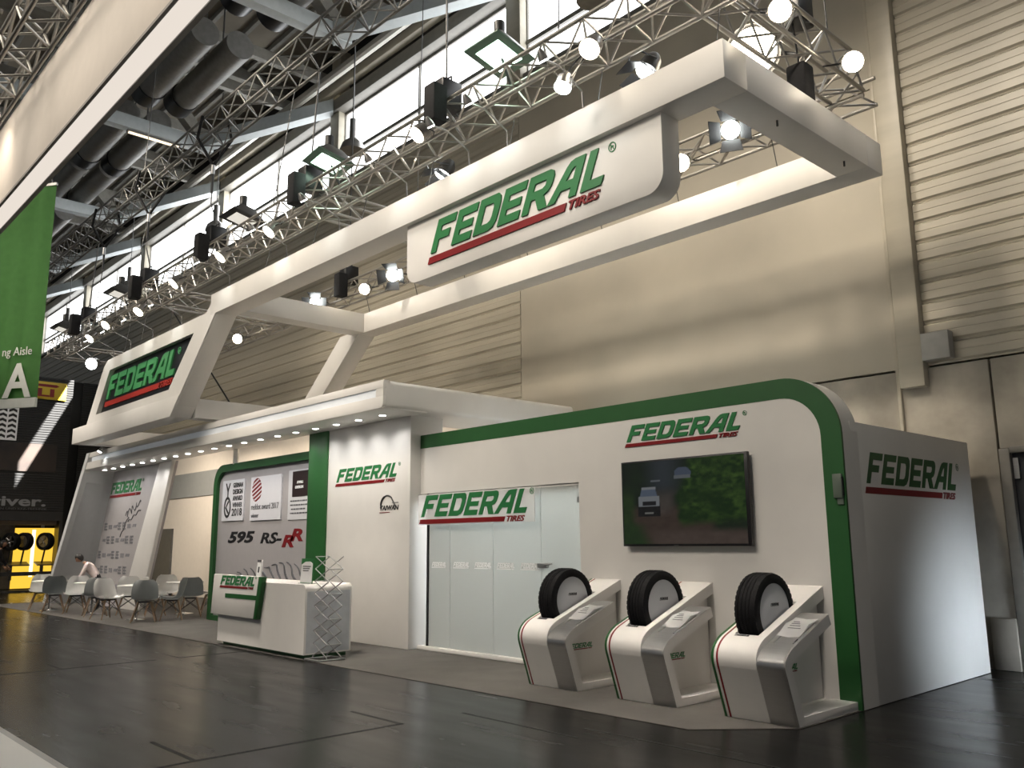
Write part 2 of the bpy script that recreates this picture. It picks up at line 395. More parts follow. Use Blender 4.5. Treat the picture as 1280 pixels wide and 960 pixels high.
# grey service door in the concrete at the right
DOORM = mat('service_door', (.035, .037, .042), .45, noise=.1)
bm = bmesh.new(); box(bm, -3.60, -.56, YB+.08, YB+.13, 0, 2.56); d = struct('door_1', bm, DOORM)
bx('door_frame', FRAMEM, d, -3.66, -3.54, YB-.02, YB+.12, 0, 2.62, .008); bx('door_frame', FRAMEM, d, -3.54, -.5, YB-.02, YB+.12, 2.56, 2.64, .008)
bx('hinge', STEEL, d, -3.53, -3.47, YB+.04, YB+.09, 2.25, 2.5); bx('hinge', STEEL, d, -3.53, -3.47, YB+.04, YB+.09, .5, .7)
# roof deck with purlins, rafters, braces
ROOFM = mat('roof_deck', (.26, .23, .185), .7, noise=.25, nscale=.6)
BEAMM = mat('roof_beam_paint', (.46, .50, .51), .5, noise=.08)
PURL = mat('roof_purlin_paint', (.30, .29, .26), .55, noise=.15)
bm = bmesh.new(); box(bm, -62, 14, -16, 12.2, 15.4, 15.6); ceil = struct('ceiling', bm, ROOFM)
for i in range(15):
    y = 11.0-i*.9
    bx('deck_rib', PURL, ceil, -62, 14, y-.05, y+.05, 15.25, 15.42)
for x in (-8.3, -12.1, -15.7, -19.4, -21.4, -24.7, -28.2, -31.5, -35, -40, -46, -52): bx('rafter', PURL, ceil, x-.09, x+.09, -4, 11.4, 13.95, 14.25)
for x in (-8.0, -15.2, -22.4, -29.6, -36.8, -44.0, -51.2):
    bx('bottom_chord', BEAMM, ceil, x-.14, x+.14, -6, 9.2, 12.40, 12.76, .01)
    bx('top_chord', PURL, ceil, x-.14, x+.14, -6, 11.4, 14.95, 15.3, .01)
    bm = bmesh.new(); hexa(bm, [(x-.15, 8.75, 12.7), (x+.15, 8.75, 12.7), (x+.15, 9.15, 12.7), (x-.15, 9.15, 12.7), (x-.15, 6.5, 15.0), (x+.15, 6.5, 15.0), (x+.15, 6.95, 15.0), (x-.15, 6.95, 15.0)]); part('web_diagonal', bm, PURL, ceil)
    bm = bmesh.new(); hexa(bm, [(x-.15, 1.5, 12.7), (x+.15, 1.5, 12.7), (x+.15, 1.9, 12.7), (x-.15, 1.9, 12.7), (x-.15, 3.9, 15.0), (x+.15, 3.9, 15.0), (x+.15, 4.3, 15.0), (x-.15, 4.3, 15.0)]); part('web_diagonal', bm, PURL, ceil)
    bm = bmesh.new(); hexa(bm, [(x-.16, 8.9, 12.38), (x+.16, 8.7, 12.38), (x+3.25, 11.15, 13.15), (x+2.95, 11.35, 13.15), (x-.16, 8.9, 12.76), (x+.16, 8.7, 12.76), (x+3.25, 11.15, 13.50), (x+2.95, 11.35, 13.50)]); part('wall_brace', bm, BEAMM, ceil)
tb('roof_pipe', mat('roof_pipe_paint', (.50, .48, .43), .4, noise=.06), ceil, [(-50, 10.5, 13.45), (6, 10.5, 13.45)], .12, 10)
for x0 in (-45, -30.5, -26.5, -21.5, -16.2):
    for y in (7.0, 7.85):
        x1 = x0+ (14 if x0 == -45 else 3.7 if x0 < -17 else 8.5); x1 = min(x1, -7)
        if x0 == -45: x1 = -31.5
        g = thing('ventilation_duct', 'round grey ventilation duct with black end collar, nearer the window wall' if y > 7.5 else 'round grey ventilation duct with black end collar, farther from the window wall', 'duct', (x0, y, 13), group='ventilation ducts under the roof')
        bm = bmesh.new(); lathe(bm, [(.34, x0), (.34, x1)], 'x', (0, y, 13.1), 20); part('tube', bm, mat('duct_metal', (.24, .235, .225), .5, .2, noise=.15), g)
        bm = bmesh.new(); lathe(bm, [(.37, x0-.06), (.37, x0+.5)], 'x', (0, y, 13.1), 20); part('end_collar', bm, BLKP, g)
        rod('hanger', WIRE, g, (x0+1.6, y, 13.43), (x0+1.6, y, 15.402), .02); rod('hanger', WIRE, g, (x1-1, y, 13.43), (x1-1, y, 15.402), .02)
# tube lamp fixed along the roof chord
for (x, y, z), l in (((-22.4, 7.6, 12.342), 'slim lit batten lamp under the pale roof chord'), ((-14.4, 7.45, 12.702), 'long lit batten lamp with louvres below the ducts')):
    g = thing('batten_lamp', l, 'lamp', (x, y, z))
    bx('housing', HOUSL, g, x-.06, x+.06, y-.7, y+.7, z, z+.06); bx('tube', emis('batten_tube', (1, .82, .55), 1.6), g, x-.04, x+.04, y-.66, y+.66, z-.03, z)

# ================================================================== CARPET AND BOOTH
CARP = mat('grey_carpet', (.098, .092, .084), .95, noise=.18, nscale=2.2, bump=.5, bscale=300)
bm = bmesh.new(); prism(bm, [(-27.0, 5.75), (-17.7, 6.02), (-11.0, 6.08), (-4.55, 6.17), (-3.91, 6.86), (-3.90, 8.0), (-3.95, 11.3), (-27.5, 11.3)], 'z', 0.001, .006)
solo('carpet', bm, CARP, 'flat mid-grey exhibition carpet under the stand', 'carpet', (-15, 8.5, .001))
YW = 7.92
# --- the meeting cabin: rounded front wall with green band, glass door front, side wall
cab = thing('meeting_cabin', 'white cabin with rounded green-edged front wall, frosted glass front and logos', 'exhibition stand', (-7.2, 9.5, 0))
R1 = .62
inner = [(-7.35, 0), (-4.10, 0)] + arc(-4.10-(R1-.20), 2.965-(R1-.20), R1-.20, 0, 90, 12) + [(-10.65, 2.965), (-10.65, 2.27), (-7.35, 2.27)]
front = pz('front_panel', WHITE2, cab, inner, 'y', YW, YW+.20)
band = [(-4.10, 0), (-3.89, 0)] + arc(-3.89-R1, 3.17-R1, R1, 0, 90, 16) + [(-10.65, 3.17), (-10.65, 2.965)] + list(reversed(arc(-4.10-(R1-.20), 2.965-(R1-.20), R1-.20, 0, 90, 12)))
pz('green_band', GREEN, cab, band, 'y', YW-.004, YW+.03)
rim = [(-3.91, 0), (-3.89, 0)] + arc(-3.89-R1, 3.17-R1, R1, 0, 90, 16) + [(-10.65, 3.17), (-10.65, 3.15)] + list(reversed(arc(-3.89-R1, 3.15-R1, R1-.02, 0, 90, 16)))
pz('edge_rim', WHITE2, cab, rim, 'y', YW+.03, YW+.34)
side = bx('side_wall', WHITE2, cab, -4.01, -3.892, YW+.20, 11.15, 0, 2.685, .004)
bx('rear_wall', WHITE2, cab, -10.6, -4.0, 11.03, 11.15, 0, 2.67)
bx('cabin_floor', CARP, cab, -10.6, -4.0, YW+.2, 11.03, .006, .012)
bx('bottom_rail', SATIN, cab, -10.62, -7.35, YW-.06, YW+.06, .002, .055, .006)
bx('head_rail', WHITE2, cab, -10.62, -7.35, YW+.02, YW+.07, 2.24, 2.27)
bx('jamb', BLACK, cab, -10.475, -10.45, YW+.0, YW+.05, .055, 2.27)
GLASS = bpy.data.materials.new('frosted_glass'); GLASS.use_nodes = True
_nt = GLASS.node_tree; _p = _nt.nodes['Principled BSDF']; _p.inputs['Base Color'].default_value = (.55, .56, .55, 1); _p.inputs['Roughness'].default_value = .22
_o = [n for n in _nt.nodes if n.type == 'OUTPUT_MATERIAL'][0]; _t = _nt.nodes.new('ShaderNodeBsdfTranslucent'); _t.inputs[0].default_value = (.66, .68, .66, 1)
_m = _nt.nodes.new('ShaderNodeMixShader'); _m.inputs[0].default_value = .5
_nt.links.new(_p.outputs[0], _m.inputs[1]); _nt.links.new(_t.outputs[0], _m.inputs[2]); _nt.links.new(_m.outputs[0], _o.inputs[0])
ed = [-10.45, -9.945, -9.0, -8.06, -7.36]
for a, b in zip(ed, ed[1:]):
    p = bx('glass_pane', GLASS, cab, a+.005, b-.005, YW+.025, YW+.037, .055, 2.25)
    n = max(1, round((b-a)/.5))
    if b < -7.5:
        for i in range(n):
            x = a+.07+i*(b-a)/n
            logo_print('frosted_sticker', p, (x, YW+.0245, 1.175), .36 if b-a > .7 else .34, .002, I3, (mat('sticker_white', (.97, .97, .97), .5, noise=.01),)*2, 1.5)
bx('door_handle', STEEL, cab, -8.10, -7.93, YW-.02, YW+.03, 1.21, 1.27, .008)
tb('door_lever', STEEL, cab, [(-7.95, YW-.03, 1.25), (-7.82, YW-.03, 1.262)], .012)
bx('hinge', STEEL, cab, -7.38, -7.35, YW-.01, YW+.03, 2.02, 2.09)
AC = bpy.data.materials.new('clear_acrylic'); AC.use_nodes = True
_p = AC.node_tree.nodes['Principled BSDF']; _p.inputs['Base Color'].default_value = (.93, .94, .93, 1); _p.inputs['Alpha'].default_value = .45; _p.inputs['Roughness'].default_value = .3
ac = bx('sign_plate', AC, cab, -10.58, -8.06, YW-.085, YW-.075, 1.80, 2.25)
rod('spacer', STEEL, cab, (-10.4, YW-.08, 2.2), (-10.4, YW+.02, 2.2), .012); rod('spacer', STEEL, cab, (-8.2, YW-.08, 2.2), (-8.2, YW+.02, 2.2), .012)
logo(ac, (-10.55, YW-.086, 1.815), 2.36, .006, xs=1.08)
logo(front, (-6.58, YW, 2.635), 1.59, .012, xs=.97)
logo(side, (-3.892, 8.33, 1.985), 2.34, .004, rz=PI/2, xs=1.08, mats=(GREEN, RED))
sw = bx('switch_plate', mat('switch_plate_grey', (.12, .15, .12), .3, noise=.1), cab, -4.00, -3.91, YW-.035, YW, 1.93, 2.16, .004); bx('switch_tab', BLKP, sw, -3.93, -3.90, YW-.03, YW, 1.95, 2.13)
bx('switch_foot', mat('switch_plate_grey', (.12, .15, .12)), sw, -3.97, -3.91, YW-.02, YW, 1.87, 1.93)
lamp('AREA', 'cabin_lamp_light', (-8.6, 9.6, 3.1), (-8.6, 9.3, 0), 165, (.93, .98, 1), shape='RECTANGLE', size=2.6, size_y=1.2)

# --- the canopy stand: pillar, canopy with downlights, leaning portal
can = thing('canopy_stand', 'white canopy on pillar with row of downlights and leaning open portal', 'exhibition stand', (-16.5, 7.6, 0))
pil = bx('pillar', WHITE, can, -13.05, -10.655, 7.73, 8.35, 0, 3.50, .004)
bx('green_stripe', GREEN, can, -13.68, -13.05, 7.70, 8.25, 0, 3.50, .004)
logo(pil, (-12.80, 7.73, 2.485), 1.80, .006, xs=.97)
# small island mark on the pillar
tp = []
for i in range(15):
    a = math.radians(200-i*11); tp.append((-11.25+.17*math.cos(a), 7.727, 2.10+.02+.15*math.sin(a)))
tp += [(-11.03, 7.727, 2.10)]
tb('mark_arch', BLACK, pil, tp, [.018]*8+[.013]*8, 6); text('mark_word', 'TAIWAN', BLACK, pil, (-11.44, 7.727, 2.045), .105, width=.50, shear=.2, bold=.002)
bx('mark_line', RED, pil, -11.46, -11.18, 7.725, 7.731, 2.005, 2.015); bx('mark_line', INKG, pil, -11.12, -10.95, 7.725, 7.731, 2.15, 2.16)
# canopy beam
ZS, ZT = 3.47, 3.885
core = bx('canopy_core', WHITE, can, -23.4, -10.30, 7.02, 7.74, ZS+.015, ZT-.01)
pz('fascia_board', WHITE, can, [(-23.72, 3.765), (-10.27, 3.765), (-10.27, ZT)] + [(-23.62, ZT)], 'y', 6.95, 7.06, bevel=.008)
pz('fascia_board', WHITE, can, [(-23.98, 3.40), (-23.8, 3.40), (-23.8, ZS)] + arc(-10.35, ZS+.08, .08, 270, 360, 6) + [(-10.27, 3.645), (-23.85, 3.645)], 'y', 6.95, 7.06, bevel=.006)
bx('fascia_end', WHITE, can, -10.46, -10.27, 6.95, 7.06, 3.645, 3.765)
bx('light_channel', mat('channel_diffuser', (.80, .84, .88), .4, noise=.02, emit=(.85, .92, 1), estr=.06), can, -23.4, -10.46, 6.975, 7.06, 3.645, 3.765)
sof = bx('soffit', SATIN, can, -23.95, -10.29, 6.96, 7.76, ZS-.004, ZS+.02, .004)
bm = bmesh.new(); prism(bm, rrect(-11.4, -10.265, ZS, ZT, .07, 'bc', 6), 'y', 7.0, 10.95); part('canopy_arm', bm, WHITE, can)
n = 20
for i in range(n):
    x = -10.88-i*.668
    bm = bmesh.new(); lathe(bm, [(.062, ZS-.012), (.062, ZS)], 'z', (x, 7.36, 0), 16); dl = part('downlight', bm, SATIN, sof)
    o = rod('lens', DLM, sof, (x, 7.36, ZS-.016), (x, 7.36, ZS-.010), .05, 16)
    lamp('SPOT', 'downlight_beam', (x, 7.38, ZS-.05), (x, 7.60, 0), 13, (1, .97, .93), spot_size=math.radians(140), spot_blend=.9, shadow_soft_size=.04)
# leaning portal: left side panel, back panel with small marks, right post
bm = bmesh.new()
hexa(bm, [(-26.55, 6.93, 0), (-26.33, 6.93, 0), (-25.45, 7.80, 0), (-25.75, 7.80, 0), (-23.72, 6.93, ZT), (-23.48, 6.93, ZT), (-24.00, 7.80, ZT), (-24.25, 7.80, ZT)])
part('portal_side', bm, mat('portal_grey_white', (.60, .61, .62), .45, noise=.03), can, .01)
PRT = mat('print_panel', (.41, .39, .395), .4, noise=.03)
back = pz('portal_back', PRT, can, [(-25.5, 0), (-21.5, 0), (-20.0, ZS), (-24.05, ZS)], 'y', 7.76, 7.86)
pz('portal_post', WHITE, can, [(-22.68, 0), (-21.41, 0), (-19.94, ZS), (-20.70, ZS)], 'y', 7.69, 7.78, bevel=.01)
logo(back, (-24.25, 7.76, 2.78), 2.30, .008, xs=1.03)
# scribbled signature under the portal logo
for s in range(3):
    pts = []
    for i in range(40):
        t = i/39; a = t*22
        if s == 0: pts.append((-22.95+t*1.0+.05*math.sin(a), 7.755, 2.28+t*.32+.10*math.sin(a*1.3)*(1-.4*t)))
        if s == 1: pts.append((-23.25+t*.55, 7.755, 1.75+t*.52+.03*math.sin(a*.5)))
        if s == 2: pts.append((-22.75+t*.85, 7.755, 2.12+t*.30+.03*math.sin(a*.8)))
    tb('signature_stroke', INKG, back, pts, .011, 5)
# rows of small printed marks, too small to read
bm = bmesh.new(); random.seed(3)
for r_, (z, x0, n) in enumerate(((1.93, -24.5, 7), (1.58, -24.6, 7), (1.20, -24.85, 7), (.82, -24.95, 7), (.42, -25.05, 7))):
    for i in range(n):
        x = x0+i*.345
        if x > -22.35-(3.47-z)*.57+1.75: continue
        k = (i*3+r_*2) % 4
        if k in (0, 1):
            for dz in (0, .075, .15): box(bm, x, x+.22, 7.754, 7.765, z+dz, z+dz+.045)
            box(bm, x, x+.03, 7.754, 7.765, z, z+.19); box(bm, x+.10, x+.13, 7.754, 7.765, z, z+.19)
        elif k == 2:
            prism(bm, [(x, z+.06), (x+.26, z+.06), (x+.30, z+.13), (x+.05, z+.13)], 'y', 7.754, 7.765)
        else:
            for q in range(3): box(bm, x+q*.09, x+q*.09+.06, 7.754, 7.765, z+.03, z+.14)
part('small_marks', bm, mat('soft_print', (.22, .22, .24), .5, noise=.1), back)['kind'] = 'stuff'
# rear walls of the lounge behind
bx('rear_wall', CREAM, can, -25.6, -14.5, 10.95, 11.1, 0, 4.7); bx('rear_wall', CREAM, can, -14.5, -12.4, 10.95, 11.1, 0, 4.05); bx('rear_wall', CREAM, can, -31.5, -28.3, 10.95, 11.1, 0, 4.6)
bx('rear_wall', CREAM, can, -28.3, -25.6, 10.95, 11.1, 2.05, 3.0)
bx('rear_wall', CREAM, can, -28.3, -25.6, 10.95, 11.1, 3.75, 4.7)
bx('grey_panel', GREYP, can, -30.5, -24.0, 10.90, 10.96, 3.0, 3.75)
bx('store_door', mat('store_door_grey', (.11, .11, .105), .4, noise=.1), can, -30.4, -27.9, 10.88, 10.96, 0, 2.05)
bx('rear_wall', CREAM, can, -28.3, -25.6, 10.95, 11.1, 0, 2.05)
rod('prop_post', SATIN, can, (-17.05, 7.9, 3.18), (-17.05, 7.9, 3.50), .06, 4)
for x in (-15, -18.5, -22, -25):
    lamp('SPOT', 'lounge_wall_fill', (x, 8.5, 3.9), (x-.5, 10.9, 2.3), 185, (1, .86, .70), spot_size=math.radians(120), spot_blend=.8, shadow_soft_size=.1)  # added spots with no lamp body, brightening the lounge's rear wall

# --- award wall with green frame
aw = thing('award_wall', 'green framed display wall with award plaques and tyre tread print', 'display wall', (-16, 7.95, 0))
gf = [(-17.98, .0), (-13.69, .0), (-13.69, 3.20)] + arc(-17.98+.42, 3.20-.42, .42, 90, 180, 8)
ginner = [(-17.83, .10), (-13.70, .10), (-13.70, 3.05)] + arc(-17.83+.33, 3.05-.33, .33, 90, 180, 8)
pz('green_frame', GREEN, aw, gf, 'y', 7.86, 8.06, [ginner])
ap = pz('print_panel', PRT, aw, [(-17.85, .05), (-13.70, .05), (-13.70, 3.1), (-17.5, 3.1), (-17.85, 2.85)], 'y', 7.93, 7.99)
PLQ = mat('plaque_white', (.70, .70, .74), .35, noise=.02)
p1 = bx('plaque', PLQ, aw, -17.60, -16.60, 7.90, 7.93, 2.02, 2.86)
for i, t in enumerate(('GERMAN', 'DESIGN', 'AWARD', 'WINNER')): text('lettering', t, BLACK if i < 3 else INKG, p1, (-17.10, 7.898, 2.70-i*.135), .135, width=.44, bold=.003)
text('lettering', '2018', BLACK, p1, (-17.12, 7.898, 2.12), .21, width=.46, bold=.003)
bm = bmesh.new(); prism(bm, [(-17.34+.16*math.cos(a*PI/12), 2.30+.22*math.sin(a*PI/12)) for a in range(24)], 'y', 7.895, 7.90, [[(-17.34+.115*math.cos(a*PI/12), 2.30+.165*math.sin(a*PI/12)) for a in range(24)]])
box(bm, -17.36, -17.32, 7.895, 7.90, 2.50, 2.62); prism(bm, [(-17.36, 2.62), (-17.32, 2.62), (-17.23, 2.80), (-17.27, 2.80), (-17.34, 2.68), (-17.41, 2.80), (-17.45, 2.80)], 'y', 7.895, 7.90)
prism(bm, [(-17.44, 2.29), (-17.30, 2.16), (-17.27, 2.19), (-17.39, 2.30), (-17.27, 2.41), (-17.30, 2.44)], 'y', 7.895, 7.90); part('medal_emblem', bm, BLACK, p1)
p2 = bx('plaque', PLQ, aw, -16.30, -15.03, 7.90, 7.93, 2.00, 2.86)
cx, cz = -16.03, 2.60
for i in range(6):
    bm = bmesh.new(); pts = []
    for e in (0, 1):
        seq = range(9) if e == 0 else range(8, -1, -1)
        for j in seq:
            t = -1+j/4.; off = -.95+i*.36+(.17 if e else 0)
            u, v = t*.98, off+t*.35
            rr = math.hypot(u, v)
            if rr > 1: u, v = u/rr, v/rr
            pts.append((cx+u*.20, cz+v*.235))
    ded = []
    for p in pts:
        if not ded or (abs(p[0]-ded[-1][0])+abs(p[1]-ded[-1][1])) > 1e-4: ded.append(p)
    prism(bm, ded, 'y', 7.894, 7.90); part('ball_stripe', bm, RED, p2)
text('lettering', 'reddot award 2017', INKG, p2, (-16.24, 7.898, 2.215), .16, width=1.13); text('lettering', 'winner', INKG, p2, (-16.24, 7.898, 2.06), .12, width=.32)
p3 = bx('plaque', mat('plaque_white2', (.64, .64, .66), .35, noise=.02), aw, -14.78, -14.02, 7.915, 7.93, 1.98, 2.90)
bx('black_square', mat('dark_print', (.028, .016, .016), .4, noise=.1), p3, -14.62, -14.05, 7.908, 7.916, 2.40, 2.87)
text('lettering', 'AWARD', LWHITE, p3, (-14.45, 7.904, 2.64), .07, width=.24, bold=.002); text('lettering', 'DESIGN', LWHITE, p3, (-14.50, 7.904, 2.55), .07, width=.29, bold=.002)
for i in range(4):
    bm = bmesh.new(); x = -14.70+random.random()*.06
    while x < -14.12:
        d_ = .03+random.random()*.07; box(bm, x, x+d_, 7.911, 7.916, 2.31-i*.075, 2.335-i*.075); x += d_+.02
    part('fine_print', bm, INKG, p3)
text('lettering', '595', BLACK, ap, (-17.30, 7.928, 1.58), .30, width=1.20, shear=.25, bold=.012); text('lettering', 'RS-', BLACK, ap, (-15.85, 7.928, 1.56), .28, width=.86, shear=.25, bold=.008)
text('lettering', 'R', RED, ap, (-14.98, 7.928, 1.49), .30, width=.46, shear=.25, bold=.012); text('lettering', 'R', RED, ap, (-14.66, 7.928, 1.60), .30, width=.46, shear=.25, bold=.012)
# tread print: dark sweeping grooves
for i in range(10):
    pts = []; x0 = -17.08+i*.29; zt = .76+.40*math.sin(min(1, (i+1.5)/8)*PI/2)
    for j in range(12):
        t = j/11; pts.append((x0+t*.62+.05*math.sin(t*9), 7.926, zt-.10*t-.42*t*t+.05*math.sin(t*6+i)))
    tb('tread_groove', INKG, ap, pts, [.028-.018*abs(j/11-.5)*2 for j in range(12)], 6)
pz('green_swoosh', GREEN, ap, [(-17.6, .12), (-14.14, .12), (-14.14, .80), (-15.2, .72), (-16.4, .55), (-17.6, .45)], 'y', 7.924, 7.93)

# ================================================================== THINGS ON THE STAND
# --- television with a picture of two pickups on a dirt track
tv = thing('television', 'large black flat television on the cabin wall showing pickups on dirt track', 'television', (-5.79, YW, 1.47))
bx('casing', BLKP, tv, -6.585, -4.885, YW-.085, YW-.035, 1.487, 2.458, .006)
bx('wall_bracket', BLKP, tv, -6.1, -5.5, YW-.04, YW+.002, 1.8, 2.2)
GX, GZ = 170, 98
def fb(x, y, s=0):
    def h(i, j): 
        v = math.sin(i*127.1+j*311.7+s*17.3)*43758.5453; return v-math.floor(v)
    t = 0; a = .5
    for o in range(4):
        i, j = math.floor(x), math.floor(y); u, v = x-i, y-j; u = u*u*(3-2*u); v = v*v*(3-2*v)
        t += a*((h(i,j)*(1-u)+h(i+1,j)*u)*(1-v)+(h(i,j+1)*(1-u)+h(i+1,j+1)*u)*v); x *= 2; y *= 2; a *= .5
    return t
def sst(a, b, x): t = max(0, min(1, (x-a)/(b-a))); return t*t*(3-2*t)
def mixc(a, b, t): return tuple(p*(1-t)+q*t for p, q in zip(a, b))
def picture(u, v):      # u right, v up, 0..1
    n = fb(u*9, v*9); f = fb(u*26, v*26, 2)
    c = mixc((.004, .006, .006), (.010, .022, .008), n)                     # dark trees behind
    c = mixc(c, (.030, .036, .045), sst(.22, .0, abs(u-.36))*sst(.5, .75, v)*.8)  # dusty blue air
    road = sst(.0, .06, .46+.10*(u-.2)-abs(v-.30)*0 - v + .08*n)            # lower ground
    dirt = mixc((.055, .038, .028), (.030, .020, .016), f)
    c = mixc(c, dirt, sst(.52, .40, v+.05*n)*sst(.50, .40, abs(u-.30)+.0*v))
    c = mixc(c, mixc((.075, .062, .055), (.05, .04, .035), f), sst(.18, .05, abs(u-.30-.25*max(0, v-.4)))*sst(.30, .42, v)*sst(.72, .5, v)*.8)
    bank = sst(.0, .07, u-(.40+.10*n) - max(0, v-.62)*.25)*sst(.20, .30, v+.05*n-.10*(u-.5)) 
    c = mixc(c, mixc((.006, .022, .004), (.042, .085, .015), max(0, min(1, (f-.3)*2.2))*sst(.2, .9, n+.2*v)), bank)
    c = mixc(c, mixc((.008, .020, .006), (.025, .05, .012), f), sst(.16, .08, u+.06*n)*sst(.75, .5, v))
    c = mixc(c, mixc((.05, .035, .028), (.075, .055, .045), f), sst(.24, .14, v+.06*n)*sst(.18, .34, u))
    c = mixc(c, mixc((.010, .024, .008), (.02, .045, .012), f), sst(.30, .15, u+.3*v)*sst(.3, .2, v))
    def rect(x0, x1, y0, y1): return x0 < u < x1 and y0 < v < y1
    # near pickup
    if rect(.135, .325, .33, .50): c = mixc((.004, .004, .004), (.02, .02, .02), f*.5)
    if rect(.14, .32, .45, .58): c = (.16, .17, .18)
    if rect(.175, .29, .46, .52): c = (.010, .010, .012)
    if rect(.15+.03*max(0, (v-.57)*6), .305-.03*max(0, (v-.57)*6), .575, .68): c = (.075, .095, .13)
    if rect(.165, .29, .66, .69): c = (.17, .18, .19)
    if rect(.19, .27, .36, .38): c = (.14, .14, .13)
    # far pickup
    if rect(.455, .59, .80, .90) and (u-.52)**2/.0049+(v-.83)**2/.006 < 1: c = (.055, .07, .10)
    if rect(.45, .585, .77, .81): c = (.10, .11, .12)
    if rect(.25, .33, .755, .775): c = (.10, .11, .12)
    return c
me = bpy.data.meshes.new('screen')
x0, x1, z0, z1 = -6.565, -4.925, 1.512, 2.438
vs = []; fs = []; cl = []
for j in range(GZ+1):
    for i in range(GX+1): vs.append((x0+(x1-x0)*i/GX+5.79, -.0865, z0+(z1-z0)*j/GZ-1.47))
for j in range(GZ):
    for i in range(GX): a = j*(GX+1)+i; fs.append((a, a+1, a+GX+2, a+GX+1))
me.from_pydata(vs, [], fs)
att = me.color_attributes.new('picture', 'FLOAT_COLOR', 'POINT')
buf = []
for j in range(GZ+1):
    for i in range(GX+1): buf += [*picture(i/GX, j/GZ), 1]
att.data.foreach_set('color', buf)
sm = bpy.data.materials.new('screen_picture'); sm.use_nodes = True; _nt = sm.node_tree; _p = _nt.nodes['Principled BSDF']
_a = _nt.nodes.new('ShaderNodeAttribute'); _a.attribute_name = 'picture'; _p.inputs['Base Color'].default_value = (.005, .005, .005, 1); _p.inputs['Roughness'].default_value = .25
_nt.links.new(_a.outputs[0], _p.inputs['Emission Color']); _p.inputs['Emission Strength'].default_value = .45
o = bpy.data.objects.new('screen', me); COL.objects.link(o); me.materials.append(sm); o.parent = tv
bx('logo_lip', HOUSL, tv, -5.86, -5.80, YW-.088, YW-.083, 1.492, 1.498)

# --- three tyre display stands (local frame: x 0..0.72 left to right, y 0 at front foot, 1.06 at wall)
def outline(d, top):   # outer skin of the leaning shell in (y,z); d insets it
    return d
def shell(y_top, z_drop, th):
    sl = .37
    out = [(0, 0), (-.16, .45)]
    kx, kz = -.19, .545-z_drop
    # rounded knee between the leaning front and the sloped top
    a = Vector((-.16, .45)); kn = Vector((-.215, .61-z_drop)); b = Vector((-.02, .70-z_drop))
    for i in range(9):
        t = i/8; p = a*(1-t)**2+kn*2*t*(1-t)+b*t*t; out.append((p.x, p.y))
    out.append((y_top, .70-z_drop+sl*(y_top+.02)))
    return out
def offset_in(pts, th):
    res = []
    for i, p in enumerate(pts):
        a = Vector(pts[max(0, i-1)]); b = Vector(pts[min(len(pts)-1, i+1)]); d = (b-a).normalized(); n = Vector((d.y, -d.x))
        res.append((p[0]+n.x*th, p[1]+n.y*th))
    return res
stand0 = thing('display_stand', 'x', 'display stand')
def cshell(name, m, x0, x1, y_top, drop, th, foot, parent, bevel=.004):
    o = shell(y_top, drop, th); inn = offset_in(o, th)
    inn[0] = (inn[0][0]-.02*0, foot); 
    if inn[1][1] < foot: inn[1] = (inn[1][0], foot+.02)
    pts = o + list(reversed(inn)) + [(1.05, foot), (1.05, 0)]
    bm = bmesh.new(); prism(bm, [(p[0], p[1]) for p in pts], 'x', x0, x1); return part(name, bm, m, parent, bevel, world=False)
# white body with slot for the tyre: two side rails, a nose, a tail and a foot plate around the well
SX0, SX1, SY0, SY1 = .125, .366, .022, .712
def slope_z(y): return .70+.37*(y+.02)
o_ = shell(1.05, 0, .11); inn = offset_in(o_, .11); inn[0] = (inn[0][0], .07); inn[-1] = (1.066, inn[-1][1]+.37*(1.066-inn[-1][0])); o_[-1] = (1.066, slope_z(1.066))
rail = o_ + list(reversed(inn)) + [(1.066, .07), (1.066, 0)]
nose_o = o_[:-1] + [(SY0, slope_z(SY0))]; nose = nose_o + [(SY0, slope_z(SY0)-.117)] + list(reversed(inn[:-2]))
bm = bmesh.new()
prism(bm, rail, 'x', 0, SX0); prism(bm, rail, 'x', SX1, .45)
prism(bm, nose, 'x', SX0, SX1)
prism(bm, [(SY1, slope_z(SY1)), (1.066, slope_z(1.066)), (1.066, slope_z(1.066)-.117), (SY1, slope_z(SY1)-.117)], 'x', SX0, SX1)
box(bm, SX0, SX1, .10, 1.066, 0, .07)
part('white_shell', bm, SATIN, stand0, world=False)
bm = bmesh.new(); prism(bm, [(.09, .06), (.0, .40), (.03, .538), (.72, .538), (.72, .86), (.95, .93), (1.05, .93), (1.05, .06)], 'x', .03, .366); part('inner_box', bm, WHITE, stand0, world=False)
bm = bmesh.new(); prism(bm, [(.09, .06), (.0, .40), (.03, .60), (1.05, .985), (1.05, .06)], 'x', .367, .382); part('inner_wall', bm, WHITE, stand0, world=False)
sil = shell(.62, .055, .07)
bm = bmesh.new(); inn = offset_in(sil, .06); prism(bm, sil+list(reversed(inn)), 'x', .448, .72); part('silver_shell', bm, STEEL, stand0, .003, world=False)
bm = bmesh.new(); s2 = offset_in(sil, .061); i2 = offset_in(sil, .072); i2[0] = (i2[0][0], .075)
prism(bm, s2+list(reversed(i2))+[(1.05, .075), (1.05, 0), (.02, 0)], 'x', .448, .72); part('foot_frame', bm, SATIN, stand0, .002, world=False)
bm = bmesh.new(); o_ = shell(.62, .055, 0); pts = [(p[0]-.0005, p[1]) for p in o_]
prism(bm, [(p[0], p[1]) for p in offset_in(o_, .0)] + list(reversed(offset_in(o_, .10))), 'x', .70, .7205); part('side_edge', bm, SATIN, stand0, .002, world=False)
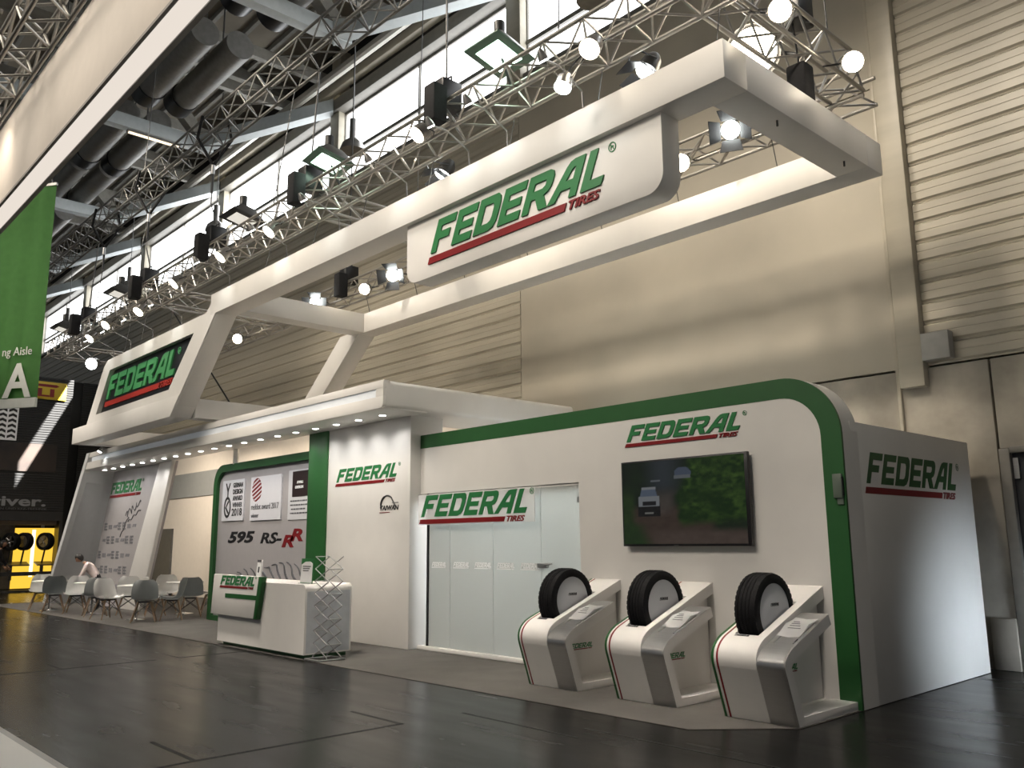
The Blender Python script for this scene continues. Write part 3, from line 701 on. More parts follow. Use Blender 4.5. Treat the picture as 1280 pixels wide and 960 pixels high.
for nm, m, xa, xb in (('green_stripe', GREEN, -.003, .022), ('red_stripe', RED, .048, .066)):
    o_ = shell(1.05, 0, 0); bm = bmesh.new(); prism(bm, offset_in(o_, -.0025)+list(reversed(offset_in(o_, .004))), 'x', xa, xb); part(nm, bm, m, stand0, world=False)
sl_ang = math.atan(.37)
RS = Matrix.Rotation(-(PI/2-sl_ang), 3, 'X')
ORG[stand0.name] = Vector((0, 0, 0))
logo_print('top_print', stand0, (.14, -.012, .7045), .15, .0015, RS, (BLACK, BLACK))
logo_print('side_print', stand0, (.3825, .20, .36), .42, .002, Matrix.Rotation(PI/2, 3, 'Z'), (LGREEN, RED))
bm = bmesh.new(); box(bm, SX0+.001, SX1-.001, .04, .70, .5375, .5535); slot = part('slot_liner', bm, BLACK, stand0, world=False)
bm = bmesh.new()
for xa in (.50, .68):
    prism(bm, [(.02, .66), (.40, .80), (.40, .808), (.02, .668)], 'x', xa, xa+.012)
hold = part('leaflet_rail', bm, CHROME, stand0, world=False); hold.location.z = .003; hold.location.y = .02
spots = [(-7.165, 'nearest the glass front'), (-5.895, 'in the middle'), (-4.643, 'at the green wall corner')]
slabels = ['white and silver tyre stand beside the frosted glass front', 'white and silver tyre stand between the two other tyre stands', 'white and silver tyre stand at the green wall corner']
stands = []
for i, (x, _) in enumerate(spots):
    s = stand0 if i == 0 else dup(stand0, (0, 0, 0), 0)
    s.location = (x, 6.855, .006); s['label'] = slabels[i]; s['group'] = 'tyre display stands'; ORG[s.name] = Vector(s.location)
# the tyres in the slots
def make_tyre(label, loc, R=.345, W=.225, rim=None, cat='tyre', group=None, faced=True):
    g = thing('tyre', label, cat, loc, group=group); ORG[g.name] = Vector((0, 0, 0))
    k = R/.345; hw = W/2
    prof = [(.245*k, hw*.80), (.255*k, hw*.97), (.285*k, hw*1.03), (.315*k, hw*.98), (.333*k, hw*.90), (.3415*k, hw*.74)]
    full = [(r, h) for r, h in prof]
    tread = []
    gw = W*.03
    for c in (.50, .17, -.17, -.50):
        x = c*hw
        tread += [(.345*k, x+gw*1.2), (.3395*k, x+gw*.8), (.3395*k, x-gw*.8), (.345*k, x-gw*1.2)]
    full += tread + [(r, -h) for r, h in reversed(prof)] + [(.245*k, -hw*.80), (.215*k, -hw*.7), (.215*k, hw*.7), (.245*k, hw*.80)]
    bm = bmesh.new(); lathe(bm, full, 'x', (0, 0, 0), 56, False)
    part('casing', bm, RUB, g, world=False)
    bm = bmesh.new()                            # tread blocks on the shoulders and ribs
    for q in range(40):
        a = 2*PI*q/40
        for x0, x1, sk in ((-.93, -.62, .05), (-.40, -.22, -.06), (-.08, .08, .05), (.22, .40, -.06), (.62, .93, .05)):
            v = []
            for rr in (.338*k, .3470*k):
                for xx, da in ((x0, 0), (x1, sk), (x1, sk+.10), (x0, .10)):
                    r2 = rr - (.012*k if abs(xx) > .9 else 0)
                    v.append((xx*hw, r2*math.cos(a+da), r2*math.sin(a+da)))
            hexa(bm, v)
    t = part('tread_blocks', bm, RUB, g, world=False); t['kind'] = 'stuff'
    if faced:
        bm = bmesh.new(); lathe(bm, [(.0, hw*.83), (.262*k, hw*.83), (.262*k, hw*.90), (.258*k, hw*.92), (0, hw*.92)], 'x', (0, 0, 0), 40); d_ = part('white_disc', bm, mat('disc_board', (.60, .62, .66), .4, noise=.02), g, world=False)
        logo_print('disc_print', d_, (hw*.92, -.065, .05), .14, .002, Matrix.Rotation(PI/2, 3, 'Z'), (BLACK, BLACK), 1.2)
        bm = bmesh.new(); lathe(bm, [(0, -hw*.9), (.25*k, -hw*.9), (.25*k, -hw*.82), (0, -hw*.82)], 'x', (0, 0, 0), 30); part('back_disc', bm, BLKP, g, world=False)
    return g
tl = ['black tyre with white disc in the stand beside the glass front', 'black tyre with white disc in the middle stand under the television', 'black tyre with white disc in the stand at the green corner']
for i, (x, _) in enumerate(spots): make_tyre(tl[i], (x+.245, 7.20, .905), group='tyres on the display stands')
# leaflets lying on the silver shelves
PAPER = mat('paper', (.80, .80, .80), .6, noise=.04); 
for i, (x, _) in enumerate(spots):
    g = thing('leaflet', ['printed white leaflet on the silver shelf beside the glass front', 'printed white leaflet on the silver shelf of the middle stand', 'printed white leaflet on the silver shelf at the green corner'][i], 'leaflet', (x+.59, 7.05, .775), group='leaflets on the stands')
    z = lambda y: .006+.70-.055+.37*(y-6.855+.02)
    bm = bmesh.new(); rows = []
    for j in range(7):
        y = 6.99+j*.058; lift = .030*math.sin(PI*j/6)+.006
        rows.append([bm.verts.new((xx, y, z(y)+lift+.01*abs(q-1)*(j % 3 == 0))) for q, xx in enumerate((x+.475, x+.585, x+.695))])
    for a, b in zip(rows, rows[1:]):
        for q in range(2): bm.faces.new((a[q], a[q+1], b[q+1], b[q]))
    bmesh.ops.solidify(bm, geom=bm.faces, thickness=.003); sh = part('sheet', bm, PAPER, g)
    bm = bmesh.new(); 
    for j in range(4): 
        y = 7.09+j*.035; lift = .030*math.sin(PI*(y-6.99)/.348)+.0125
        hexa(bm, [(x+.53, y, z(y)+lift), (x+.65-.02*j, y, z(y)+lift), (x+.65-.02*j, y+.012, z(y+.012)+lift), (x+.53, y+.012, z(y+.012)+lift), (x+.53, y, z(y)+lift+.001), (x+.65-.02*j, y, z(y)+lift+.001), (x+.65-.02*j, y+.012, z(y+.012)+lift+.001), (x+.53, y+.012, z(y+.012)+lift+.001)])
    part('print', bm, mat('soft_print', (.22, .22, .24)), sh)

# --- reception counter
ct = thing('reception_counter', 'white rounded reception counter with green plinth and overhanging logo panel', 'counter', (-12.15, 6.4, 0))
bx('plinth', GREEN, ct, -13.42, -10.86, 6.16, 6.80, .006, .06, .004)
prof = [(-13.52, .06), (-10.80, .06)] + arc(-10.80-.07, .99-.07, .07, 0, 90, 8) + [(-13.52, .99)]
pz('body', WHITE, ct, prof, 'y', 6.10, 6.84)
bx('side_insert', mat('side_insert_grey', (.55, .57, .60), .4, noise=.12, nscale=6), ct, -10.802, -10.797, 6.13, 6.81, .08, .90)
pan = pz('logo_panel', WHITE, ct, [(-13.66, .47), (-12.18, .46), (-12.05, 1.075), (-13.60, 1.085)], 'y', 6.03, 6.12, bevel=.012)
pz('green_edge', GREEN, ct, [(-12.18, .46), (-12.08, .46), (-11.93, 1.075), (-12.05, 1.075)], 'y', 6.027, 6.10, bevel=.006)
pz('green_tongue', GREEN, ct, [(-13.15, .735), (-12.12, .735), (-12.10, .80), (-13.15, .80)], 'y', 6.026, 6.036)
logo(pan, (-13.36, 6.03, .885), 1.18, .006, xs=.95)
g = thing('card_holder', 'small green and white upright info card on the counter end', 'card holder', (-11.12, 6.30, .99))
pz('card', mat('card_green', (.03, .16, .05), .4, noise=.1), g, [(-11.30, .99), (-10.97, .99), (-10.94, 1.34), (-11.27, 1.34)], 'y', 6.29, 6.30); pz('card_face', PAPER, g, [(-11.295, 1.01), (-10.975, 1.005), (-10.955, 1.27), (-11.03, 1.30), (-11.15, 1.295), (-11.26, 1.255)], 'y', 6.285, 6.291)
bx('card_foot', AC, g, -11.30, -10.97, 6.26, 6.36, .99, 1.0); bm = bmesh.new()
for j in range(3): box(bm, -11.22, -11.0-.03*j, 6.283, 6.286, 1.225-j*.03, 1.238-j*.03)
part('card_print', bm, INKG, g)
g = thing('brochure_holder', 'slim white upright brochure holder behind the counter logo panel', 'brochure holder', (-13.1, 6.55, .99))
pz('holder', PAPER, g, [(-13.18, .99), (-13.05, .99), (-13.0, 1.30), (-13.13, 1.30)], 'y', 6.54, 6.57); pz('holder_print', INKG, g, [(-13.13, 1.26), (-13.015, 1.26), (-13.0, 1.30), (-13.13, 1.30)], 'y', 6.535, 6.541); pz('holder_print', INKG, g, [(-13.12, 1.10), (-13.07, 1.10), (-13.05, 1.19), (-13.10, 1.19)], 'y', 6.535, 6.541)
# --- zigzag brochure rack
TRAY = bpy.data.materials.new('rack_tray'); TRAY.use_nodes = True; _p = TRAY.node_tree.nodes['Principled BSDF']; _p.inputs['Base Color'].default_value = (.7, .7, .68, 1); _p.inputs['Alpha'].default_value = .10; _p.inputs['Roughness'].default_value = .4
rk = thing('brochure_rack', 'folding zigzag brochure rack of steel wire and clear trays', 'brochure rack', (-10.58, 6.30, .006))
xa, xb, yc, yd = -10.76, -10.40, 6.22, 6.44
zs = [.05+.165*i for i in range(9)]
rod('base_bar', STEEL, rk, (xa, yc-.12, .02), (xb, yc-.12, .02), .012); rod('base_bar', STEEL, rk, (xa, yd+.06, .02), (xb, yd+.06, .02), .012)
rod('base_bar', STEEL, rk, (xa, yc-.12, .02), (xa, yd+.06, .02), .012); rod('base_bar', STEEL, rk, (xb, yc-.12, .02), (xb, yd+.06, .02), .012)
for i in range(8):
    L_, R_ = (xa, xb) if i % 2 == 0 else (xb, xa)
    for y in (yc, yd):
        rod('brace', STEEL, rk, (L_, y, zs[i]), (R_, y, zs[i+1]), .0075); rod('brace', STEEL, rk, (R_, y, zs[i]), (L_, y, zs[i+1]), .0075)
    rod('crossbar', STEEL, rk, (R_, yc, zs[i+1]), (R_, yd, zs[i+1]), .0075)
    if i % 2 == 0:
        bm = bmesh.new(); dx = .008; hexa(bm, [(L_, yc, zs[i]), (L_, yd, zs[i]), (L_+dx, yd, zs[i]), (L_+dx, yc, zs[i]), (R_-dx, yc, zs[i+1]), (R_-dx, yd, zs[i+1]), (R_, yd, zs[i+1]), (R_, yc, zs[i+1])]); part('tray', bm, TRAY, rk)
for y in (yc, yd): rod('upright', STEEL, rk, (xa, y, .02), (xa, y, zs[0]), .0075); rod('upright', STEEL, rk, (xb, y, .02), (xb, y, zs[0]), .0075)

# --- lounge chairs and tables
def make_chair(m, label):
    g = thing('shell_chair', label, 'chair'); ORG[g.name] = Vector((0, 0, 0))
    P = [(.235, .425, .40), (.20, .440, .44), (.10, .432, .46), (0, .425, .46), (-.10, .43, .455), (-.165, .46, .45), (-.20, .52, .45), (-.225, .60, .44), (-.25, .70, .40), (-.265, .77, .34), (-.272, .805, .25)]
    bm = bmesh.new(); rows = []
    for i, (y, z, wd) in enumerate(P):
        row = []
        for k in range(9):
            u = -1+k/4; s = min(1, i/5); e = abs(u)**2.5
            row.append(bm.verts.new((u*wd/2, y+.10*e*s, z+.07*e*(1-.6*s)*(1 if i > 0 else .4) - (.02*e if i > 8 else 0))))
        rows.append(row)
    for a, b in zip(rows, rows[1:]):
        for k in range(8): bm.faces.new((a[k], a[k+1], b[k+1], b[k]))
    bmesh.ops.solidify(bm, geom=bm.faces, thickness=.010); [setattr(v, 'co', Vector((v.co.x*1.15, v.co.y*1.05, v.co.z+max(0, v.co.z-.45)*.10))) for v in bm.verts]; part('seat_shell', bm, m, g, world=False)
    for sx in (-1, 1):
        for sy in (-1, 1):
            bm = bmesh.new(); tube(bm, [(sx*.235, sy*.215+.0, 0), (sx*.12, sy*.115, .40)], [.011, .019], 8); part('leg', bm, WOOD, g, world=False)
    for sy in (-1, 1):
        for sx in (-1, 1): rod('wire_brace', BLKP, g, (sx*.19, sy*.175, .15), (-sx*.125, sy*.118, .385), .006)
    for sx in (-1, 1):
        for sy in (-1, 1): rod('wire_brace', BLKP, g, (sx*.19, sy*.175, .15), (sx*.125, -sy*.118, .385), .006)
    bx('bracket', BLKP, g, -.13, .13, -.13, .13, .385, .415)
    return g
cw = make_chair(CHW, 'x'); cg = make_chair(CHG, 'x'); used = {'w': False, 'g': False}
CH = [('w', -24.0, 6.22, 250, 'white shell chair at the table beside the leaning portal edge'),
      ('g', -22.6, 6.15, 72, 'grey shell chair between the two white chairs by the portal'),
      ('w', -21.95, 6.45, 243, 'white shell chair in front of the bending person'),
      ('g', -20.75, 6.5, 78, 'grey shell chair at the table by the bending person'),
      ('w', -19.75, 6.42, 285, 'white shell chair at the table in front of the leaning post'),
      ('w', -20.62, 7.16, 250, 'white shell chair tucked behind the table at the leaning post'),
      ('g', -18.4, 6.72, 66, 'grey shell chair at the carpet edge by the round table'),
      ('w', -19.88, 7.50, -19, 'white shell chair seen from the side near the grey store door'),
      ('g', -18.45, 7.3, 158, 'grey shell chair back to back with the white one by the store door'),
      ('g', -18.95, 7.9, 66, 'grey shell chair at the round table beside the award wall'),
      ('w', -19.75, 8.72, 160, 'white shell chair at the table behind the green award frame'),
      ('w', -20.85, 8.1, 250, 'white shell chair by the cream rear wall')]
for c, x, y, a, l in CH:
    src = cw if c == 'w' else cg
    o = src if not used[c] else dup(src, (0, 0, 0), 0)
    used[c] = True; o.location = (x, y, .006); o.rotation_euler = (0, 0, math.radians(a)); o['label'] = l; o['group'] = 'lounge chairs'
TOPM = mat('table_top_white', (.70, .69, .67), .35, noise=.02)
TB = [(-23.3, 6.25, 'round white table nearest the leaning portal edge'), (-21.35, 6.62, 'round white table in front of the bending person'), (-19.05, 6.80, 'round white table with chrome foot at the leaning post'), (-19.82, 8.12, 'round white table beside the green award frame')]
for x, y, l in TB:
    g = thing('round_table', l, 'table', (x, y, .006), group='lounge tables')
    bm = bmesh.new(); lathe(bm, [(0, .690), (.40, .690), (.41, .697), (.41, .713), (.40, .720), (0, .720)], 'z', (x, y, 0), 36); part('table_top', bm, TOPM, g)
    bm = bmesh.new(); lathe(bm, [(.03, .02), (.03, .67), (.10, .690)], 'z', (x, y, 0), 16); part('column', bm, CHROME, g)
    bm = bmesh.new(); lathe(bm, [(0, .006), (.21, .006), (.21, .016), (.05, .035), (.03, .05)], 'z', (x, y, 0), 28); part('foot', bm, CHROME, g)

# ================================================================== PEOPLE
def skin_body(name, joints, edges, m, parent, root=0, sub=2):
    me = bpy.data.meshes.new(name); me.from_pydata([j[:3] for j in joints], edges, [])
    o = bpy.data.objects.new(name, me); COL.objects.link(o)
    mo = o.modifiers.new('skin', 'SKIN'); 
    if not me.skin_vertices: me.skin_vertices.new()
    sv = me.skin_vertices[0].data
    for i, j in enumerate(joints):
        sv[i].radius = (j[3], j[4] if len(j) > 4 else j[3]); sv[i].use_root = (i == root)
    mo.use_smooth_shade = True
    s = o.modifiers.new('sub', 'SUBSURF'); s.levels = sub; s.render_levels = sub
    dg = bpy.context.evaluated_depsgraph_get(); dg.update()
    m2 = bpy.data.meshes.new_from_object(o.evaluated_get(dg)); bpy.data.objects.remove(o)
    for p in m2.polygons: p.use_smooth = True
    m2.materials.clear(); m2.materials.append(m)
    o2 = bpy.data.objects.new(name, m2); COL.objects.link(o2); o2.parent = parent
    return o2
SKIN = mat('skin', (.36, .19, .12), .5, noise=.08); HAIR = mat('dark_hair', (.012, .009, .008), .5, noise=.3, nscale=40, bump=.3)
SHIRT = mat('pale_shirt', (.62, .52, .50), .8, noise=.1, bump=.15, bscale=30); TROUS = mat('black_trousers', (.012, .012, .014), .85, noise=.2)
DARKC = mat('dark_jacket', (.014, .014, .017), .85, noise=.2)
def person(label, loc, rz, bend, shirt, arms_down, h=1.68):
    """local frame: facing +x. bend = torso lean in degrees"""
    g = thing('person', label, 'person', loc, rz); ORG[g.name] = Vector((0, 0, 0))
    b = math.radians(bend); s, c = math.sin(b), math.cos(b)
    hip = Vector((0, 0, .90)); sp = lambda d: hip + Vector((s*d, 0, c*d))
    che, nk = sp(.34), sp(.53)
    hd = nk + Vector((math.sin(b*1.0)*.05+.05, 0, math.cos(b)*.05+.02))
    J = [(hip.x, 0, hip.z, .12, .15), (*sp(.18), .105, .135), (*che, .115, .155), (*sp(.45), .085, .12), (*nk, .055, .055), (*(nk+(hd-nk)*.9), .052, .052)]
    E_ = [(0, 1), (1, 2), (2, 3), (3, 4), (4, 5)]
    hands = []
    for sy in (-1, 1):
        shd = sp(.47)+Vector((0, sy*.17, 0)); el = shd + Vector((.05+.10*s, sy*.05, -.28)); 
        wr = el + (Vector((.16, -sy*.05, -.19)) if arms_down else Vector((.20, -sy*.10, -.02)))
        k = len(J); J += [(*shd, .062, .065), (*el, .045, .045), (*wr, .032, .032)]; E_ += [(3, k), (k, k+1), (k+1, k+2)]; hands.append((wr, (wr-el).normalized(), sy))
        k = len(J); kn = Vector((.03-s*.03, sy*.10, .48)); an = Vector((-.03-s*.04, sy*.11, .09))
        J += [(0, sy*.09, .82, .095, .095), (*kn, .062, .062), (*an, .042, .042), (an.x+.10, an.y+sy*.015, .045, .042, .035), (an.x+.18, an.y+sy*.02, .035, .036, .028)]; E_ += [(0, k), (k, k+1), (k+1, k+2), (k+2, k+3), (k+3, k+4)]
    body = skin_body('body', J, E_, SKIN, g)
    # clothing split off by height: trousers below the hip line, shirt above
    bm = bmesh.new(); bm.from_mesh(body.data)
    body.data.materials.append(shirt); body.data.materials.append(TROUS); body.data.materials.append(BLKP)
    bm.free()
    sd = Vector((s, 0, c))
    for p in body.data.polygons:
        q = p.center; d = (q-hip).dot(sd); nw = min((q-h_[0]).length for h_ in hands)
        p.material_index = 3 if q.z < .10 else 2 if (d < .06 and abs(q.y) < .26 and not (q.x > .16 and q.z > .62)) else 0 if (d > .545 and abs(q.y) < .09) or nw < .05 else 1
    # head with face and hair
    hc = hd + Vector((math.sin(b*1.1)*.10+.02, 0, math.cos(b*1.1)*.12)); ax = Matrix.Rotation(min(b*1.15, 1.5), 3, 'Y')
    bm = bmesh.new(); bmesh.ops.create_uvsphere(bm, u_segments=20, v_segments=14, radius=1)
    for v in bm.verts:
        x, y, z = v.co; jaw = 1-.28*max(0, -z); v.co = Vector((x*.098*(jaw+.05), y*.078*jaw, z*.118))
        if x > .85 and abs(z+.05) < .25 and abs(y) < .2: v.co.x += .018
        if x > .6 and abs(z-.12) < .10 and .2 < abs(y) < .6: v.co.x -= .010
    bm.transform(Matrix.Translation(hc) @ ax.to_4x4()); part('head', bm, SKIN, g, world=False)
    bm = bmesh.new(); bmesh.ops.create_uvsphere(bm, u_segments=20, v_segments=14, radius=1)
    for v in bm.verts: x, y, z = v.co; v.co = Vector((x*.108-.012, y*.090, z*.124+.012))
    bmesh.ops.delete(bm, geom=[v for v in bm.verts if v.co.x > .035 and v.co.z < .065], context='VERTS')
    bmesh.ops.solidify(bm, geom=bm.faces, thickness=.012)
    bm.transform(Matrix.Translation(hc) @ ax.to_4x4()); part('hair', bm, HAIR, g, world=False)
    for sy in (-1, 1):
        bm = bmesh.new(); lathe(bm, [(.0, -.008), (.018, -.006), (.026, 0), (.018, .006), (0, .008)], 'y', (0, 0, 0), 10)
        bm.transform(Matrix.Translation(hc) @ ax.to_4x4() @ Matrix.Translation((0, sy*.078, -.005))); part('ear', bm, SKIN, g, world=False)
        bm = bmesh.new(); bmesh.ops.create_uvsphere(bm, u_segments=8, v_segments=6, radius=.010); bm.transform(Matrix.Translation(hc) @ ax.to_4x4() @ Matrix.Translation((.083, sy*.030, .012))); part('eye', bm, BLACK, g, world=False)
    bm = bmesh.new(); box(bm, .078, .090, -.022, .022, -.062, -.055); bm.transform(Matrix.Translation(hc) @ ax.to_4x4()); part('mouth', bm, RED, g, world=False)
    # hands: palm and five bent fingers
    for wr, dr, sy in hands:
        q = dr.to_track_quat('Z', 'Y'); HJ = [(*wr, .028, .028), (*(wr+q @ Vector((0, 0, .05))), .020, .034), (*(wr+q @ Vector((0, 0, .085))), .016, .036)]; HE = [(0, 1), (1, 2)]
        for f, (fy, ln) in enumerate(((-.030, .060), (-.010, .072), (.010, .068), (.030, .054))):
            k = len(HJ); p0 = wr+q @ Vector((0, fy, .095)); p1 = p0+q @ Vector((.012, fy*.1, ln*.5)); p2 = p1+q @ Vector((.026, 0, ln*.4))
            HJ += [(*p0, .009), (*p1, .0085), (*p2, .007)]; HE += [(2, k), (k, k+1), (k+1, k+2)]
        k = len(HJ); p0 = wr+q @ Vector((.01, -sy*.036, .045)); p1 = p0+q @ Vector((.022, -sy*.022, .035)); HJ += [(*p0, .011), (*p1, .009)]; HE += [(1, k), (k, k+1)]
        skin_body('hand', HJ, HE, SKIN, g, 0, 1)
    return g
person('person in pale pink shirt and black trousers bending over by the portal', (-22.75, 7.15, .006), math.radians(-112), 42, SHIRT, True).scale = (.86, .86, .86)
person('person in dark jacket standing by the lit tyre wall', (-32.4, 7.02, 0), math.radians(60), 4, DARKC, True)

# ================================================================== THE HANGING FRAME
hf = thing('hanging_frame', 'suspended white box frame with raised logo panel and black logo sign', 'hanging sign', (-9.3, 7.8, 3.97))
ZB, ZP = 5.66, 6.045
YF, YR = 6.25, 9.45
bx('front_beam', WHITE, hf, -14.85, -3.90, YF, YF+.38, ZB, ZP, .004)
bx('back_beam', WHITE, hf, -14.52, -3.90, YR-.36, YR, ZB, ZP, .004)
bx('right_beam', WHITE, hf, -4.28, -3.901, YF+.38, YR-.36, ZB, ZP, .004)
bx('left_beam', WHITE, hf, -14.52, -14.15, YF+.38, YR-.36, ZB, ZP, .004)
# raised logo panel under the front beam
pn = pz('logo_panel', WHITE, hf, rrect(-8.86, -4.68, 4.855, 5.70, .20, 'ab', 8), 'y', YF+.08, YF+.36, bevel=.003)
logo(pn, (-8.385, YF+.08, 5.02), 2.98, .018, xs=1.10)
# stepped left part: leaning struts, black sign, lower frame
def strut(y0, y1, x_top, x_bot, wd):
    return [(x_bot-wd, 3.97), (x_bot, 3.97), (x_top, ZP), (x_top-wd, ZP)]
fr = [(-22.0, 4.02), (-16.28, 4.02), (-14.32, ZP), (-14.95, 5.90), (-15.05, 5.78), (-20.35, 5.74), (-20.55, 5.66)]
outer = [(-21.85, 4.02), (-16.40, 4.02), (-14.62, 5.68), (-14.66, 5.88), (-14.86, 5.86), (-15.05, 5.74), (-20.38, 5.72), (-20.62, 5.60)]
hole = [(-20.95, 4.52), (-16.62, 4.52), (-15.55, 5.46), (-20.20, 5.46)]
pz('sign_border', WHITE, hf, outer, 'y', YF+.002, YF+.40, [hole])
bm = bmesh.new(); hexa(bm, [(-16.9, YF+.03, 4.02), (-16.38, YF+.03, 4.02), (-16.38, YF+.40, 4.02), (-16.9, YF+.40, 4.02), (-15.20, YF+.03, 5.70), (-14.58, YF+.03, 5.70), (-14.58, YF+.40, 5.70), (-15.20, YF+.40, 5.70)]); part('front_strut', bm, WHITE, hf, .005)
bs = pz('black_sign', mat('black_sign_board', (.012, .013, .015), .3, noise=.1), hf, [(-21.1, 4.45), (-16.5, 4.45), (-15.4, 5.52), (-20.1, 5.52)], 'y', YF+.10, YF+.14)
GLIT = mat('lit_letter_green', (.07, .30, .11), .35, noise=.03, emit=(.06, .42, .12), estr=.06); RLIT = mat('lit_letter_red', (.40, .03, .02), .35, noise=.03, emit=(.5, .05, .03), estr=.05)
logo(bs, (-20.62, YF+.10, 4.665), 4.05, .03, mats=(GLIT, RLIT), xs=1.02)
pz('lower_front_beam', WHITE, hf, [(-22.56, 3.97), (-16.43, 3.97), (-16.03, 4.35), (-22.56, 4.35)], 'y', YF-.015, YF+.405, bevel=.004)
bx('lower_back_beam', WHITE, hf, -22.56, -16.27, YR-.38, YR, 3.97, 4.35, .005)
bx('lower_side_beam', WHITE, hf, -22.56, -22.18, YF+.42, YR-.38, 3.97, 4.35, .005)
bx('lower_side_beam', WHITE, hf, -16.65, -16.28, YF+.42, YR-.38, 3.97, 4.35, .005)
bm = bmesh.new(); hexa(bm, [(-16.75, YR-.38, 4.3), (-16.0, YR-.38, 4.3), (-16.0, YR, 4.3), (-16.75, YR, 4.3), (-15.0, YR-.38, 5.72), (-14.25, YR-.38, 5.72), (-14.25, YR, 5.72), (-15.0, YR, 5.72)]); part('back_strut', bm, WHITE, hf, .005)
for x in (-4.1, -5.6, -7.0, -8.6, -10.2, -11.6, -13.2):
    rod('suspension_wire', WIRE, hf, (x, YF+.19, ZP), (x, 6.56, 6.60), .007); rod('suspension_wire', WIRE, hf, (x-1.0, YR-.18, ZP), (x-1.0, 9.13, 6.55), .007)
    rod('wire_clamp', BLKP, hf, (x, YF+.19, ZP-.005), (x, YF+.19, ZP+.07), .02); rod('wire_clamp', BLKP, hf, (x-1.0, YR-.18, ZP-.005), (x-1.0, YR-.18, ZP+.07), .02)
for x in (-17.4, -19, -20): rod('suspension_wire', WIRE, hf, (x, YF+.2, 5.70), (x, 6.56, 6.60), .007)
for x, y in ((-4.02, 7.35), (-4.02, 8.75)): rod('eye_bolt', WIRE, hf, (x, y, ZB-.06), (x, y, ZB+.01), .012)
rod('suspension_wire', BLKP, hf, (-17.4, 8.0, 4.34), (-18.6, 7.0, 6.62), .018)

# ================================================================== TRUSSES
def truss(label, p0, p1, s=.40, pitch=.5, r=.025, rb=.014, cables=(), m=None, group=None, top=15.402):
    """square box truss between two points; s = side; p0,p1 = middle of the bottom face"""
    m = m or ALU; p0, p1 = Vector(p0), Vector(p1); d = (p1-p0); L = d.length; d.normalize()
    side = d.cross(Vector((0, 0, 1))).normalized()*(s/2); up = Vector((0, 0, s))
    g = thing('lighting_truss', label, 'truss', p0, group=group)
    cs = [(-side), side, side+up, -side+up]
    for c in cs: rod('chord', m, g, p0+c, p1+c, r, 8)
    n = max(2, round(L/pitch))
    for i in range(n):
        a, b = p0+d*(L*i/n), p0+d*(L*(i+1)/n)
        for k in range(4):
            c0, c1 = cs[k], cs[(k+1) % 4]
            if (i+k) % 2: c0, c1 = c1, c0
            rod('brace', m, g, a+c0, b+c1, rb, 5)
    for t in cables:
        q = p0+d*L*t; e = (q.x, 6.46, 9.15) if (abs(q.y-6.36) < .05 and -27.5 < q.x < -9) else (q.x, q.y, top)
        rod('suspension_cable', WIRE, g, q+up+side*.98, e, .009)
    return g
ZL = 6.60
truss('long box truss of bare aluminium above the front white beam', (-25.4, 6.36, ZL), (-3.7, 6.36, ZL), .40, .30, cables=(.30, .60, .9))
truss('box truss of bare aluminium above the right-hand white beam', (-4.10, 6.56, ZL), (-4.10, 9.13, ZL), .40, .30, cables=(.7,))
truss('long box truss of bare aluminium above the rear white beam', (-25.4, 9.30, ZL-.05), (-3.9, 9.30, ZL-.05), .34, .36, cables=(.6,))
for x, l in ((-11.3, 'short crossing truss above the long white front beam'), (-18.1, 'short crossing truss above the black logo sign'), (-25.2, 'short crossing truss at the far end beside the black booth')):
    truss(l, (x, 6.56, ZL), (x, 9.13, ZL), .34, .5)
truss('high dark rigging truss slung below the roof beams', (-27.5, 6.25, 9.15), (-9.0, 6.25, 9.15), .42, .36, cables=(.5,), m=mat('dull_truss', (.20, .20, .195), .45, .6, noise=.15))
truss('aluminium truss above the neighbouring white light fascia', (-17, 1.62, 6.0), (-3, 1.62, 6.0), .30, .30, r=.022)
truss('aluminium truss crossing over the neighbouring fascia', (-8.4, 1.40, 6.0), (-8.4, -4.0, 6.0), .30, .30, r=.022)
# slings from the high truss
for x in (-15.1, -18.4, -21.3):
    g = thing('chain_sling', {-15.1: 'black strap sling hanging from high truss above the white beam', -18.4: 'black strap sling with shackle hanging below the pale roof chord', -21.3: 'black strap sling on the far part of the high truss'}[x], 'sling', (x, 6.25, 8.1))
    tb('strap', BLKF, g, [(x-.02, 6.0, 9.6), (x-.16, 5.98, 9.2), (x, 6.25, 8.65)], .03, 6); tb('strap', BLKF, g, [(x+.02, 6.5, 9.6), (x+.16, 6.52, 9.2), (x, 6.25, 8.65)], .03, 6)
    rod('shackle', STEEL, g, (x, 6.25, 8.66), (x, 6.25, 8.48), .04); rod('chain', BLKP, g, (x, 6.25, 8.5), (x, 6.25, 8.1), .025); rod('drop_wire', WIRE, g, (x, 6.25, 8.1), (x, 6.25, 7.88) if x > -21 else (x, 6.16, 7.0), .010)

